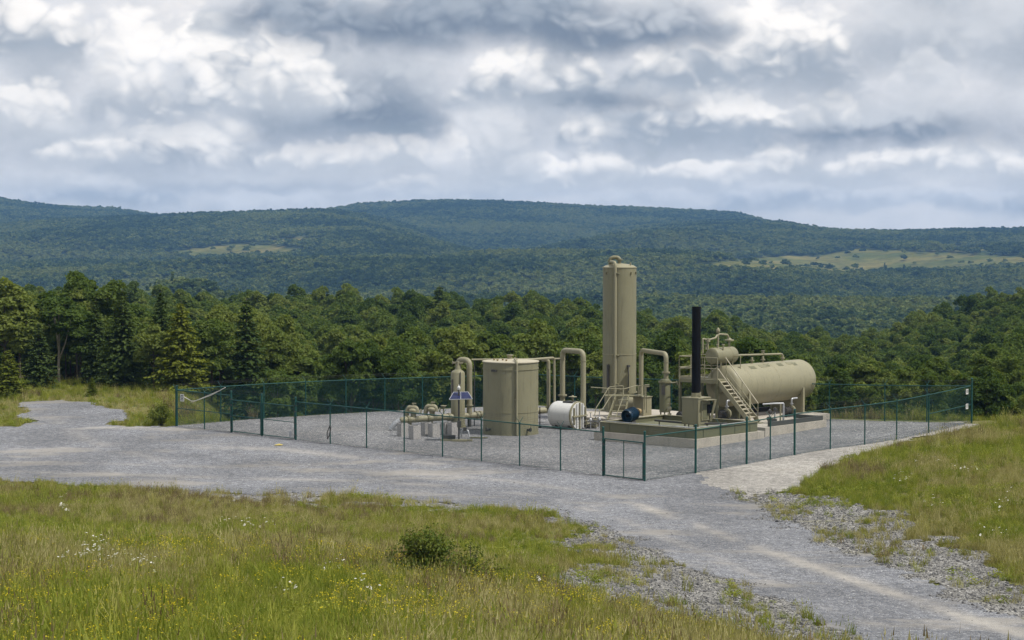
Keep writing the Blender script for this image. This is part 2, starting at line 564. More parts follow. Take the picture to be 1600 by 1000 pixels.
TAN = paint_mat('tan_paint', (0.205, 0.194, 0.122), 0.5, 0.12, 0.6, rust=0.6)
TAN_L = paint_mat('pale_tan_paint', (0.255, 0.238, 0.156), 0.52, 0.12, 0.55, rust=0.6)
OLIVE = paint_mat('olive_paint', (0.125, 0.125, 0.072), 0.55, 0.1, 0.35, rust=0.3)
TAN_R = paint_mat('lightest_tan_paint', (0.40, 0.365, 0.27), 0.6, 0.1, 0.3, rust=0.3)  # lighter tan for the tank roof, stair treads and handrails
WHITEP = paint_mat('white_paint', (0.60, 0.60, 0.58), 0.4, 0.06, 0.3, rust=0.25)
BLACKP = paint_mat('black_paint', (0.005, 0.005, 0.006), 0.75, 0.2, 0.0)
[n for n in BLACKP.node_tree.nodes if n.type == 'BSDF_PRINCIPLED'][0].inputs['Specular IOR Level'].default_value = 0.12
GREEN = paint_mat('green_vinyl', (0.010, 0.060, 0.050), 0.45, 0.15, 0.2)
BLUE = paint_mat('blue_paint', (0.004, 0.024, 0.048), 0.4, 0.12, 0.35, rust=0.3)
STEEL = paint_mat('galvanised_steel', (0.42, 0.43, 0.44), 0.42, 0.12, 0.3, metal=0.5)
DSTEEL = paint_mat('dark_steel', (0.06, 0.058, 0.055), 0.6, 0.2, 0.2)
BRASS = paint_mat('brass_fitting', (0.30, 0.22, 0.11), 0.45, 0.15, 0.3, metal=0.3)
ORANGE = paint_mat('orange_plastic', (0.75, 0.22, 0.03), 0.5, 0.06, 0.15)
YELLOWP = paint_mat('yellow_plastic', (0.42, 0.33, 0.08), 0.5, 0.06, 0.15)
ROPE = paint_mat('white_rope', (0.6, 0.57, 0.5), 0.8, 0.1, 0.2)


def concrete_mat(name, color):
    m, T = new_mat(name)
    co = T.new('ShaderNodeNewGeometry').outputs['Position']
    n1 = T.noise(co, 1.1, 6, 0.62); n2 = T.noise(co, 40, 4, 0.6)
    st = T.noise(T.vmath('MULTIPLY', co, (5, 5, 0.7)), 1.2, 4, 0.6)
    c = T.ramp(n1, [(0.3, tuple(x * 0.78 for x in color)), (0.5, color), (0.72, tuple(x * 1.12 for x in color))])
    c = T.mix(T.math('MULTIPLY', T.mrange(st, 0.55, 0.75), 0.4), c, tuple(x * 0.5 for x in color))
    c = T.mix(T.math('MULTIPLY', T.mrange(n2, 0.55, 0.75), 0.25), c, tuple(x * 0.6 for x in color))
    finish(T, c, 0.9, 0, n2, 0.3, 0.01)
    return m


CONC = concrete_mat('concrete', (0.40, 0.365, 0.31))
CONC_G = concrete_mat('grey_concrete', (0.36, 0.345, 0.33))


def gravel_mat(name, c0, c1, c2, light, amount, stone=26.0, fines=0.4):
    """crushed stone: individual chips from Voronoi cells, bleached wheel-worn patches of fines"""
    m, T = new_mat(name)
    co = T.new('ShaderNodeNewGeometry').outputs['Position']
    vo = T.new('ShaderNodeTexVoronoi', inp={'Vector': co, 'Scale': stone})
    ch = T.new('ShaderNodeSeparateColor', inp={0: vo.outputs['Color']}).outputs[0]
    c = T.ramp(ch, [(0.0, c0), (0.35, c1), (0.72, c1), (0.88, c2), (1.0, tuple(min(1, x * 1.5) for x in c2))])
    vo2 = T.new('ShaderNodeTexVoronoi', inp={'Vector': co, 'Scale': stone * 0.33})
    ch2 = T.new('ShaderNodeSeparateColor', inp={0: vo2.outputs['Color']}).outputs[1]
    c = T.mix(T.mrange(ch2, 0.3, 0.9, 0, 0.45), c, c1)
    mid = T.noise(co, 3.1, 5, 0.65)
    c = T.vmath('SCALE', c, scale=T.mrange(mid, 0.28, 0.72, 0.72, 1.28))
    big = T.noise(T.vmath('MULTIPLY', co, (0.33, 0.75, 1.0)), 0.42, 5, 0.62)
    c = T.mix(T.math('MULTIPLY', T.mrange(big, 0.52, 0.66), amount), c, light)
    wr = T.new('ShaderNodeAttribute', attribute_name='wear').outputs['Fac']
    c = T.mix(T.math('MULTIPLY', wr, T.mrange(mid, 0.25, 0.6, 0.45, 1.0)), c, tuple(x * 1.25 for x in light))
    big2 = T.noise(co, 0.16, 4, 0.6)
    c = T.vmath('SCALE', c, scale=T.mrange(big2, 0.3, 0.7, 0.78, 1.16))
    h = T.math('ADD', T.math('MULTIPLY', vo.outputs['Distance'], -0.6), T.math('MULTIPLY', mid, 0.5))
    finish(T, c, 0.95, 0, h, 0.8, 0.05, spec=0.2)
    return m


GRAVEL = gravel_mat('grey_gravel', (0.072, 0.077, 0.090), (0.163, 0.168, 0.182), (0.285, 0.284, 0.284), (0.275, 0.258, 0.232), 0.75)
GRAVEL_PAD = gravel_mat('yard_gravel', (0.06, 0.063, 0.072), (0.165, 0.166, 0.172), (0.32, 0.31, 0.30), (0.235, 0.228, 0.215), 0.4, stone=20)
GRAVEL_W = gravel_mat('pale_fines', (0.215, 0.205, 0.188), (0.315, 0.298, 0.27), (0.42, 0.40, 0.365), (0.30, 0.27, 0.225), 0.35, stone=34)
RUBBLE = gravel_mat('rubble_verge', (0.08, 0.078, 0.072), (0.175, 0.17, 0.158), (0.30, 0.29, 0.27), (0.165, 0.155, 0.085), 0.6, stone=13)


def soil_mat():
    m, T = new_mat('meadow_soil')
    co = T.new('ShaderNodeNewGeometry').outputs['Position']
    n1 = T.noise(co, 0.35, 5, 0.6); n2 = T.noise(co, 6, 5, 0.65)
    c = T.ramp(n1, [(0.3, (0.10, 0.115, 0.03)), (0.5, (0.14, 0.14, 0.046)), (0.7, (0.175, 0.155, 0.066))])
    c = T.vmath('SCALE', c, scale=T.mrange(n2, 0.3, 0.7, 0.6, 1.25))
    finish(T, c, 1.0, 0, n2, 0.6, 0.08, spec=0.1)
    return m


SOIL = soil_mat()


def hill_mat():
    m, T = new_mat('hill_ground')
    co = T.new('ShaderNodeNewGeometry').outputs['Position']
    fld = T.new('ShaderNodeAttribute', attribute_name='field')
    n1 = T.noise(co, 0.012, 5, 0.6); n2 = T.noise(co, 0.06, 5, 0.65)
    forest = T.ramp(n1, [(0.3, (0.040, 0.058, 0.022)), (0.7, (0.07, 0.09, 0.03))])
    meadow = T.ramp(n1, [(0.36, (0.072, 0.086, 0.020)), (0.5, (0.118, 0.112, 0.030)), (0.64, (0.17, 0.142, 0.044))])
    meadow = T.vmath('SCALE', meadow, scale=T.mrange(n2, 0.3, 0.7, 0.7, 1.25))
    c = T.mix(fld.outputs['Fac'], forest, meadow)
    finish(T, c, 1.0, spec=0.05)
    return m


HILLM = hill_mat()


def leaf_mat(name, dark, mid, light, trans=0.3, hue_spread=0.5, pos_scale=0.6, stand=0.0):
    """foliage: tone differs from leaf patch to leaf patch and from plant to plant"""
    m, T = new_mat(name)
    tc = T.new('ShaderNodeTexCoord').outputs['Object']
    oi = T.new('ShaderNodeObjectInfo')
    n = T.noise(tc, pos_scale, 4, 0.7)
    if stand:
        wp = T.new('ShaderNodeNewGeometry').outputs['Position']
        sn = T.noise(wp, stand, 4, 0.6)  # broad sunlit and cloud-shaded patches painted into the foliage colour
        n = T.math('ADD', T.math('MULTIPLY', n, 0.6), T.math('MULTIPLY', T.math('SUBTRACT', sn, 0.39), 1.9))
    f = T.math('ADD', n, T.math('MULTIPLY', T.math('SUBTRACT', oi.outputs['Random'], 0.5), hue_spread))
    c = T.ramp(f, [(0.25, dark), (0.5, mid), (0.75, light)])
    df = T.new('ShaderNodeBsdfDiffuse', inp={'Color': c})
    tr = T.new('ShaderNodeBsdfTranslucent', inp={'Color': T.vmath('MULTIPLY', c, (1.15, 1.2, 0.6))})
    mx = T.new('ShaderNodeMixShader', inp={0: trans, 1: df.outputs[0], 2: tr.outputs[0]})
    o = T.new('ShaderNodeOutputMaterial')
    T.link(mx.outputs[0], o.inputs[0])
    return m


LEAF = leaf_mat('broadleaf_foliage', (0.062, 0.098, 0.026), (0.112, 0.156, 0.040), (0.172, 0.204, 0.055), 0.38)
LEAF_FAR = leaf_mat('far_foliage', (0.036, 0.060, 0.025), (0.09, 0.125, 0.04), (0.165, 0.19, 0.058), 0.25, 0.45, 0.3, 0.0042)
NEEDLE = leaf_mat('spruce_needles', (0.034, 0.058, 0.02), (0.056, 0.085, 0.027), (0.085, 0.115, 0.035), 0.25)
NEEDLE_Y = leaf_mat('yellow_green_needles', (0.07, 0.095, 0.015), (0.105, 0.135, 0.022), (0.15, 0.17, 0.03), 0.25)
BUSHM = leaf_mat('shrub_leaves', (0.055, 0.085, 0.016), (0.10, 0.135, 0.028), (0.18, 0.195, 0.046), 0.25, 0.2, 2.5)
G_GREEN = leaf_mat('green_grass', (0.145, 0.185, 0.028), (0.225, 0.255, 0.044), (0.31, 0.32, 0.07), 0.35, 0.7, 1.2)
G_OLIVE = leaf_mat('olive_grass', (0.185, 0.19, 0.042), (0.265, 0.26, 0.066), (0.34, 0.32, 0.105), 0.35, 0.7, 1.2)
G_STRAW = leaf_mat('straw_grass', (0.245, 0.22, 0.088), (0.34, 0.305, 0.135), (0.43, 0.385, 0.20), 0.3, 0.7, 1.2)
G_BROWN = leaf_mat('brown_weed', (0.14, 0.105, 0.055), (0.19, 0.145, 0.08), (0.25, 0.195, 0.115), 0.2, 0.6, 1.2)
FLW_Y = leaf_mat('yellow_petals', (0.45, 0.36, 0.02), (0.58, 0.47, 0.03), (0.65, 0.55, 0.05), 0.3, 0.5, 1.0)
FLW_W = leaf_mat('white_petals', (0.62, 0.6, 0.55), (0.72, 0.71, 0.67), (0.8, 0.79, 0.76), 0.3, 0.5, 1.0)


def bark_mat(name, a, b):
    m, T = new_mat(name)
    tc = T.new('ShaderNodeTexCoord').outputs['Object']
    n = T.noise(T.vmath('MULTIPLY', tc, (9, 9, 1.5)), 1.0, 5, 0.7)
    finish(T, T.ramp(n, [(0.3, a), (0.7, b)]), 0.95, 0, n, 0.6, 0.03, spec=0.1)
    return m


BARK = bark_mat('grey_brown_bark', (0.05, 0.04, 0.03), (0.13, 0.11, 0.09))
BARK_P = bark_mat('pale_bark', (0.22, 0.19, 0.15), (0.4, 0.36, 0.3))


def stone_mat():
    m, T = new_mat('crushed_stone')
    oi = T.new('ShaderNodeObjectInfo')
    tc = T.new('ShaderNodeTexCoord').outputs['Object']
    c = T.ramp(oi.outputs['Random'], [(0.0, (0.06, 0.06, 0.062)), (0.4, (0.125, 0.124, 0.122)), (0.8, (0.185, 0.18, 0.172)), (1.0, (0.27, 0.262, 0.25))])
    n = T.noise(tc, 2.0, 4, 0.6)
    c = T.vmath('SCALE', c, scale=T.mrange(n, 0.3, 0.7, 0.75, 1.2))
    finish(T, c, 0.9, spec=0.2)
    return m


STONE = stone_mat()


def chainlink_mat():
    """green vinyl-coated wire diamonds: the cloth is open except where a wire crosses"""
    m, T = new_mat('chain_link_cloth')
    uv = T.new('ShaderNodeUVMap').outputs[0]
    s = T.new('ShaderNodeSeparateXYZ', inp={0: uv})
    pitch = 0.050 * math.sqrt(2)
    def wires(sign):
        q = T.math('ADD', s.outputs[0], T.math('MULTIPLY', s.outputs[1], sign))
        q = T.math('FRACT', T.math('ADD', T.math('DIVIDE', q, pitch), 500.0))
        q = T.math('ABSOLUTE', T.math('SUBTRACT', q, 0.5))
        return T.math('LESS_THAN', q, 0.5 * 0.0046 / 0.050)
    w = T.math('MAXIMUM', wires(1.0), wires(-1.0))
    b = T.new('ShaderNodeBsdfPrincipled')
    b.inputs['Base Color'].default_value = (0.008, 0.050, 0.044, 1)
    b.inputs['Roughness'].default_value = 0.5
    tr = T.new('ShaderNodeBsdfTransparent')
    mx = T.new('ShaderNodeMixShader', inp={0: w, 1: tr.outputs[0], 2: b.outputs[0]})
    o = T.new('ShaderNodeOutputMaterial')
    T.link(mx.outputs[0], o.inputs[0])
    return m


CHAIN = chainlink_mat()


def solar_mat():
    m, T = new_mat('solar_cells')
    uv = T.new('ShaderNodeTexCoord').outputs['Object']
    s = T.new('ShaderNodeSeparateXYZ', inp={0: uv})
    c = T.mix(T.mrange(T.noise(uv, 6, 3, 0.5), 0.35, 0.65), (0.010, 0.014, 0.055), (0.018, 0.025, 0.08))
    finish(T, c, 0.35, 0, spec=0.3)
    return m


SOLAR = solar_mat()

# ------------------------------------------------------------------ ground sheets
def grid_mesh(name, xs, ys, zoff=0.0, mask=None, mat=None, smooth=True, zfun=Z):
    X, Y = np.meshgrid(xs, ys)
    ZZ = zfun(X, Y) + zoff
    nx, ny = len(xs), len(ys)
    idx = np.arange(nx * ny).reshape(ny, nx)
    q = np.stack([idx[:-1, :-1], idx[:-1, 1:], idx[1:, 1:], idx[1:, :-1]], -1).reshape(-1, 4)
    V = np.stack([X.ravel(), Y.ravel(), ZZ.ravel()], -1)
    if mask is not None:
        cx = V[q][:, :, 0].mean(1); cy = V[q][:, :, 1].mean(1)
        q = q[mask(cx, cy)]
        used = np.unique(q); rm = np.zeros(len(V), int); rm[used] = np.arange(len(used))
        V = V[used]; q = rm[q]
    return mesh_obj(name, V, q, mat, smooth=smooth)


def near_rough(x, y):
    return (vnoise(x, y, 2.3, 1) - .5) * 0.10 + (vnoise(x, y, 0.8, 2) - .5) * 0.05


def is_gravel(x, y):
    return inside(POLY_PAD, x, y) | inside(POLY_ROAD, x, y) | inside(POLY_PATH, x, y) | inside(POLY_TRACK, x, y)


o = grid_mesh('ground', np.arange(-75, 75.1, 0.6), np.arange(-20, 170.1, 0.6), -0.03, None, SOIL)
tag(o, kind='structure')
# back of the viewer's hill and the wide land to the sides
o = grid_mesh('terrain', np.concatenate([np.linspace(-600, -75, 12), np.linspace(-60, 60, 8), np.linspace(75, 600, 12)]), np.linspace(-400, 150, 24), -1.2, None, SOIL)
tag(o, kind='structure')


def jitter(x, y, a=1.0):
    jx = (vnoise(x, y, 1.7, 11) - .5) * 2.0 * a + (vnoise(x, y, 0.5, 12) - .5) * 0.7 * a
    jy = (vnoise(x, y, 1.7, 13) - .5) * 2.0 * a + (vnoise(x, y, 0.5, 14) - .5) * 0.7 * a
    return x + jx, y + jy * 1.3


def m_road(x, y):
    a, b = jitter(x, y, 0.6)
    return (inside(POLY_ROAD, a, b) | inside(POLY_TRACK, a, b))


def m_pad(x, y):
    return inside(POLY_PAD, x, y)


def m_path(x, y):
    a, b = jitter(x, y, 0.7)
    return inside(POLY_PATH, a, b) & ~inside(POLY_PAD, x, y)


def m_verge(x, y):
    a, b = jitter(x, y, 1.2)
    return (inside(POLY_VERGE_R, a, b) | inside(POLY_VERGE_L, a, b) | (inside(POLY_VERGE_M, a, b) & (vnoise(x, y, 1.3, 31) > .45)))


st = 0.25
def bounds(*polys):
    a = np.array([p for q in polys for p in q])
    return max(a[:, 0].min() - 2, -60), min(a[:, 0].max() + 2, 60), a[:, 1].min() - 2, a[:, 1].max() + 2


def sheet(name, polys, zoff, mask, mat):
    x0, x1, y0, y1 = bounds(*polys)
    x0 = round(x0 / st) * st; y0 = round(y0 / st) * st
    o = grid_mesh(name, np.arange(x0, x1, st), np.arange(y0, y1, st), zoff, mask, mat)
    return tag(o, kind='structure')


sheet('rubble_verge', [POLY_VERGE_R, POLY_VERGE_L, POLY_VERGE_M], 0.006, m_verge, RUBBLE)
road = sheet('gravel_road', [POLY_ROAD, POLY_TRACK], 0.014, m_road, GRAVEL)
# wheel-worn strips of pale fines along the road
WEAR = [([(930, 772), (1000, 790), (1100, 826), (1200, 862), (1300, 896), (1400, 930), (1500, 962), (1620, 1002)], .42, 1.0),
        ([(900, 790), (980, 815), (1080, 858), (1180, 900), (1290, 945), (1390, 985), (1450, 1010)], .36, .45),
        ([(-200, 738), (0, 737), (200, 742), (380, 748), (560, 752), (700, 760), (820, 772), (930, 790)], .5, .55),
        ([(-200, 722), (0, 722), (150, 724), (330, 730), (520, 734), (680, 742), (800, 752), (930, 772)], .45, .45),
        ([(330, 700), (440, 702), (560, 716), (650, 722), (760, 734)], .7, .6), ([(120, 669), (200, 668), (300, 671)], .5, .8), ([(45, 640), (90, 660), (140, 690), (250, 720)], .6, .3)]
co_ = np.empty(len(road.data.vertices) * 3, np.float32); road.data.vertices.foreach_get('co', co_); co_ = co_.reshape(-1, 3)
wv_ = np.zeros(len(co_))
for pts_, wd_, st_ in WEAR:
    g_ = gpoly(pts_)
    dm_ = np.full(len(co_), 1e9)
    for (x0_, y0_), (x1_, y1_) in zip(g_[:-1], g_[1:]):
        t_ = np.clip(((co_[:, 0] - x0_) * (x1_ - x0_) + (co_[:, 1] - y0_) * (y1_ - y0_)) / ((x1_ - x0_) ** 2 + (y1_ - y0_) ** 2), 0, 1)
        dm_ = np.minimum(dm_, np.hypot(co_[:, 0] - x0_ - t_ * (x1_ - x0_), co_[:, 1] - y0_ - t_ * (y1_ - y0_)))
    nz_ = vnoise(co_[:, 0], co_[:, 1], 2.2, 81) * .6 + vnoise(co_[:, 0], co_[:, 1], .7, 82) * .4
    wv_ = np.maximum(wv_, np.exp(-(dm_ / wd_) ** 2) * st_ * sstep(.25, .65, nz_))
at = road.data.attributes.new('wear', 'FLOAT', 'POINT'); at.data.foreach_set('value', wv_.astype(np.float32))
sheet('gravel_yard', [POLY_PAD], 0.030, m_pad, GRAVEL_PAD)
sheet('gravel_path', [POLY_PATH], 0.022, m_path, GRAVEL_W)

# ------------------------------------------------------------------ wooded slopes and hills (one sheet out to the skyline)
us = np.concatenate([np.linspace(-1100, -150, 30), np.arange(-130, 1731, 10), np.linspace(1760, 2700, 30)])
ds = np.concatenate([np.linspace(150, 480, 34), np.geomspace(495, 5600, 210)])
U, D = np.meshgrid(us, ds)
XX = (U - 800) / FOC * D
ZZ = Z(XX, D) - 0.25
FIELDS = [  # outlines of open meadows on the far slopes (photo columns/rows)
    [(246, 397), (300, 388), (375, 381), (425, 382), (470, 390), (500, 396), (470, 400), (400, 401), (300, 402)],
    [(1035, 421), (1090, 415), (1150, 405), (1230, 398), (1275, 402), (1335, 389), (1420, 391), (1520, 397), (1640, 404), (1760, 404), (1760, 420), (1600, 418), (1480, 424), (1400, 428), (1320, 432), (1260, 424), (1180, 426), (1120, 423)],
    [(395, 377), (470, 373), (520, 376), (480, 380), (420, 381)],
    [(1430, 388), (1500, 384), (1560, 389), (1500, 392)],
]


def in_field(x, y, z, grow=0):
    u, v = proj(x, y, z)
    r = np.zeros(np.shape(x), bool)
    ok = (y > 1000) & (y < 3650)
    v = v + (vnoise(x, y, 60, 21) - .5) * 3
    for f in FIELDS:
        r |= inside(f, u, v)
    return r & ok


idx = np.arange(U.size).reshape(U.shape)
q = np.stack([idx[:-1, :-1], idx[:-1, 1:], idx[1:, 1:], idx[1:, :-1]], -1).reshape(-1, 4)
V = np.stack([XX.ravel(), D.ravel(), ZZ.ravel()], -1)
hills = mesh_obj('hills', V, q, HILLM, smooth=True)
at = hills.data.attributes.new('field', 'FLOAT', 'POINT')
at.data.foreach_set('value', in_field(V[:, 0], V[:, 1], V[:, 2]).astype(np.float32))
tag(hills, kind='structure')

# ------------------------------------------------------------------ plants
def rot_basis(n, rng):
    """two unit vectors spanning the plane across each normal, randomly spun"""
    k = len(n)
    a = rng.normal(size=(k, 3))
    t = np.cross(n, a); t /= np.linalg.norm(t, axis=1, keepdims=True) + 1e-9
    return t, np.cross(n, t)


def cards(c, n, size, rng, tilt=0.6, aspect=0.75):
    n = n + rng.normal(size=n.shape) * tilt
    n /= np.linalg.norm(n, axis=1, keepdims=True) + 1e-9
    t, b = rot_basis(n, rng)
    k = len(c)
    s = (size * rng.uniform(0.65, 1.3, k))[:, None]
    j = rng.uniform(0.75, 1.2, (4, k, 1))
    fold = n * s * 0.25
    V = np.stack([c - t * s * j[0] - fold, c - b * s * aspect * j[1], c + t * s * j[2] - fold, c + b * s * aspect * j[3]], 1).reshape(-1, 3)
    F = np.arange(4 * k).reshape(k, 4)
    return V, F


def tube_np(path, radii, sides=6):
    path = np.asarray(path, float)
    V = []; F = []
    for i, (p, r) in enumerate(zip(path, radii)):
        d = path[min(i + 1, len(path) - 1)] - path[max(i - 1, 0)]
        d = d / (np.linalg.norm(d) + 1e-9)
        a = np.array([1, 0, 0]) if abs(d[0]) < 0.8 else np.array([0, 1, 0])
        t = np.cross(d, a); t /= np.linalg.norm(t); b = np.cross(d, t)
        for k in range(sides):
            an = 2 * math.pi * k / sides
            V.append(p + r * (math.cos(an) * t + math.sin(an) * b))
        if i:
            o0 = (i - 1) * sides; o1 = i * sides
            for k in range(sides):
                F.append((o0 + k, o0 + (k + 1) % sides, o1 + (k + 1) % sides, o1 + k))
    return np.array(V), F


def join_np(parts):
    V = []; F = []; o = 0
    for v, f in parts:
        V.append(v)
        F += [tuple(int(i) + o for i in q) for q in f]
        o += len(v)
    return np.concatenate(V), F


def mesh_only(name, V, F, mat, smooth=False):
    me = bpy.data.meshes.new(name)
    me.from_pydata(V.tolist(), [], F if isinstance(F, list) else F.tolist())
    me.materials.append(mat)
    if smooth:
        me.polygons.foreach_set('use_smooth', [True] * len(me.polygons))
    me.update()
    return me


def broadleaf(seed, h=10.0, r=2.6, nl=18, ncards=2600, size=0.30, low=0.28, open_=0.0):
    """crown of leafy lumps hung on forking limbs -> (crown V,F), (trunk V,F)"""
    rng = np.random.default_rng(seed)
    c0 = np.array([0, 0, h * (low + (1 - low) * 0.52)]); ax = np.array([r, r, h * (1 - low) * 0.5])
    L = []; R = []
    while len(L) < nl:
        d = rng.normal(size=3); d /= np.linalg.norm(d)
        if d[2] < -0.55:
            continue
        k = rng.uniform(0.35, 0.86)
        L.append(c0 + d * ax * k); R.append(r * rng.uniform(0.20, 0.40))
    L = np.array(L); R = np.array(R)
    pr = R ** 2 / (R ** 2).sum()
    m = int(ncards * 2.2)
    i = rng.choice(nl, m, p=pr)
    d = rng.normal(size=(m, 3)); d[:, 2] = np.abs(d[:, 2]) * 0.9 + d[:, 2] * 0.25 - 0.1
    d /= np.linalg.norm(d, axis=1, keepdims=True)
    p = L[i] + d * R[i][:, None] * rng.uniform(0.8, 1.12, (m, 1)) * np.array([1, 1, 0.85])
    # drop those buried in other lumps
    q = (((p[:, None, :] - L[None]) / (R[None, :, None] * 0.78)) ** 2).sum(-1) < 1
    keep = ~q.any(1)
    p = p[keep][:ncards]; d = d[keep][:ncards]
    n = d * 0.8 + np.array([0, 0, 0.35])
    crown = cards(p, n, np.full(len(p), size), rng)
    parts = [tube_np([(0, 0, -0.8), (0.05, 0, h * 0.2), (0.0, 0.08, h * 0.5), (0.05, 0.0, h * 0.82)], [0.013 * h, 0.011 * h, 0.008 * h, 0.002 * h], 7)]
    for k in rng.choice(nl, min(nl, 9), replace=False):
        z0 = rng.uniform(0.25, 0.6) * h
        e = L[k]
        parts.append(tube_np([(0, 0, z0), (e[0] * 0.5, e[1] * 0.5, z0 + (e[2] - z0) * 0.4), tuple(e)], [0.009 * h, 0.006 * h, 0.002 * h], 5))
    return crown, join_np(parts)


def spruce(seed, h=9.0, r=2.2, whorls=32, per=16, size=0.24, droop=0.25, low=0.02):
    rng = np.random.default_rng(seed)
    C = []; N = []; S = []
    parts = [tube_np([(0, 0, -0.8), (0, 0, h * 0.5), (0, 0, h)], [0.018 * h, 0.01 * h, 0.002 * h], 7)]
    for w in range(whorls):
        f = (w + rng.uniform(-.3, .3)) / whorls
        z = h * (low + (1 - low) * f)
        rr = r * (1 - f) ** 0.85 * rng.uniform(0.8, 1.12) + 0.12
        for k in range(per):
            a = rng.uniform(0, 2 * math.pi)
            ln = rr * rng.uniform(0.65, 1.12)
            up = rng.uniform(0.0, 0.28) * (0.6 + f)
            m = max(3, int(ln / (size * 0.55)))
            if rng.random() < 0.35:
                parts.append(tube_np([(0, 0, z), (math.cos(a) * ln * .8, math.sin(a) * ln * .8, z + up * ln * .8 - droop * ln * .6)], [0.02, 0.006], 4))
            for j in range(m):
                t = (j + 0.6) / m
                if t < 0.25 and rng.random() < 0.6:
                    continue
                s = size * (1.1 - 0.4 * t)
                side = rng.normal() * 0.25 * (ln * (1 - t * 0.6)) * 0.6
                C.append((math.cos(a) * ln * t - math.sin(a) * side, math.sin(a) * ln * t + math.cos(a) * side, z + up * ln * t - droop * ln * t * t - abs(side) * 0.2))
                N.append((math.cos(a) * 0.35, math.sin(a) * 0.35, 0.9)); S.append(s)
    C = np.array(C); N = np.array(N); S = np.array(S)
    return cards(C, N, S, rng, tilt=0.38, aspect=0.55), join_np(parts)


PROTO = {}


def proto_tree(key, gen, leafm, barkm):
    (cv, cf), (tv, tf) = gen
    PROTO[key] = (mesh_only('crown', cv, cf, leafm), mesh_only('trunk', tv, tf, barkm, True))
    # joined version for the uncounted mass of forest
    V, F = join_np([(cv, cf.tolist()), (tv, tf)])
    me = bpy.data.meshes.new('forest_tree')
    me.from_pydata(V.tolist(), [], F); me.materials.append(leafm); me.materials.append(barkm)
    mi = np.zeros(len(F), np.int32); mi[len(cf):] = 1
    me.polygons.foreach_set('material_index', mi); me.update()
    PROTO[key + '_j'] = me


proto_tree('b0', broadleaf(1, 9.5, 2.6, 36, 4800, 0.20, 0.02), LEAF, BARK)
proto_tree('b1', broadleaf(2, 10.5, 2.4, 34, 4600, 0.20, 0.02), LEAF, BARK)
proto_tree('b2', broadleaf(3, 8.5, 2.9, 38, 4800, 0.20, 0.0), LEAF, BARK)
proto_tree('b3', broadleaf(4, 11.0, 2.9, 40, 5200, 0.21, 0.04), LEAF, BARK)
proto_tree('b4', broadleaf(5, 9.0, 2.3, 30, 4400, 0.19, 0.0), LEAF, BARK)
proto_tree('pale', broadleaf(6, 9.5, 2.7, 24, 2600, 0.20, 0.3), LEAF, BARK_P)
proto_tree('s0', spruce(11, 9.5, 2.3), NEEDLE, BARK)
proto_tree('s1', spruce(12, 9.0, 2.7, 32, 17, 0.25), NEEDLE, BARK)
proto_tree('sy', spruce(13, 8.0, 2.9, 28, 16, 0.25, 0.15), NEEDLE_Y, BARK)


def stems_bush(seed, n, h, r, per, size, spread=1.0):
    """loose shrub: many arching shoots from one root, leaves thickening toward their tips"""
    rng = np.random.default_rng(seed)
    C = []; N = []; parts = []
    for i in range(n):
        a = rng.uniform(0, 6.283); lean = rng.uniform(0.05, 1.0) ** 0.8 * spread
        L = h * rng.uniform(0.55, 1.12) * (1 - 0.35 * lean)
        ex, ey = math.cos(a) * r * lean, math.sin(a) * r * lean
        p0 = np.array([ex * .12, ey * .12, -.05]); p1 = np.array([ex * .45, ey * .45, L * .6]); p2 = np.array([ex, ey, L * (1 - .22 * lean)])
        parts.append(tube_np([p0, p1, p2], [.012, .008, .003], 4))
        for j in range(per):
            t = rng.uniform(.12, 1.05) ** .7
            q = p0 * (1 - t) ** 2 + p1 * 2 * t * (1 - t) + p2 * t * t
            q = q + rng.normal(size=3) * .075 * h * np.array([1, 1, .7])
            if q[2] < .02:
                continue
            C.append(q); N.append(np.array([q[0], q[1], .6 * h]) / h)
    C = np.array(C); N = np.array(N)
    N /= np.linalg.norm(N, axis=1, keepdims=True)
    return cards(C, N, np.full(len(C), size), rng, .7, .6), join_np(parts)


proto_tree('bush', stems_bush(21, 46, 1.30, 0.78, 95, 0.036), BUSHM, BARK)
proto_tree('thin', stems_bush(22, 26, .85, 0.85, 40, 0.034, 1.2), BUSHM, BARK)
proto_tree('side', stems_bush(23, 44, 1.7, 1.0, 80, 0.06), BUSHM, BARK)


def tree(key, x, y, s, label, cat='tree', group=None, name='broadleaf_tree', rz=None, parts=True, sz=1.0, z=None):
    z = float(Z(x, y)) if z is None else z
    o = thing(name, label, cat, (x, y, z), group)
    o.rotation_euler.z = random.uniform(0, 6.28) if rz is None else rz
    o.scale = (s, s, s * sz)
    for nm, me in zip(('crown', 'trunk'), PROTO[key]):
        link(bpy.data.objects.new(nm, me), o)
    return o


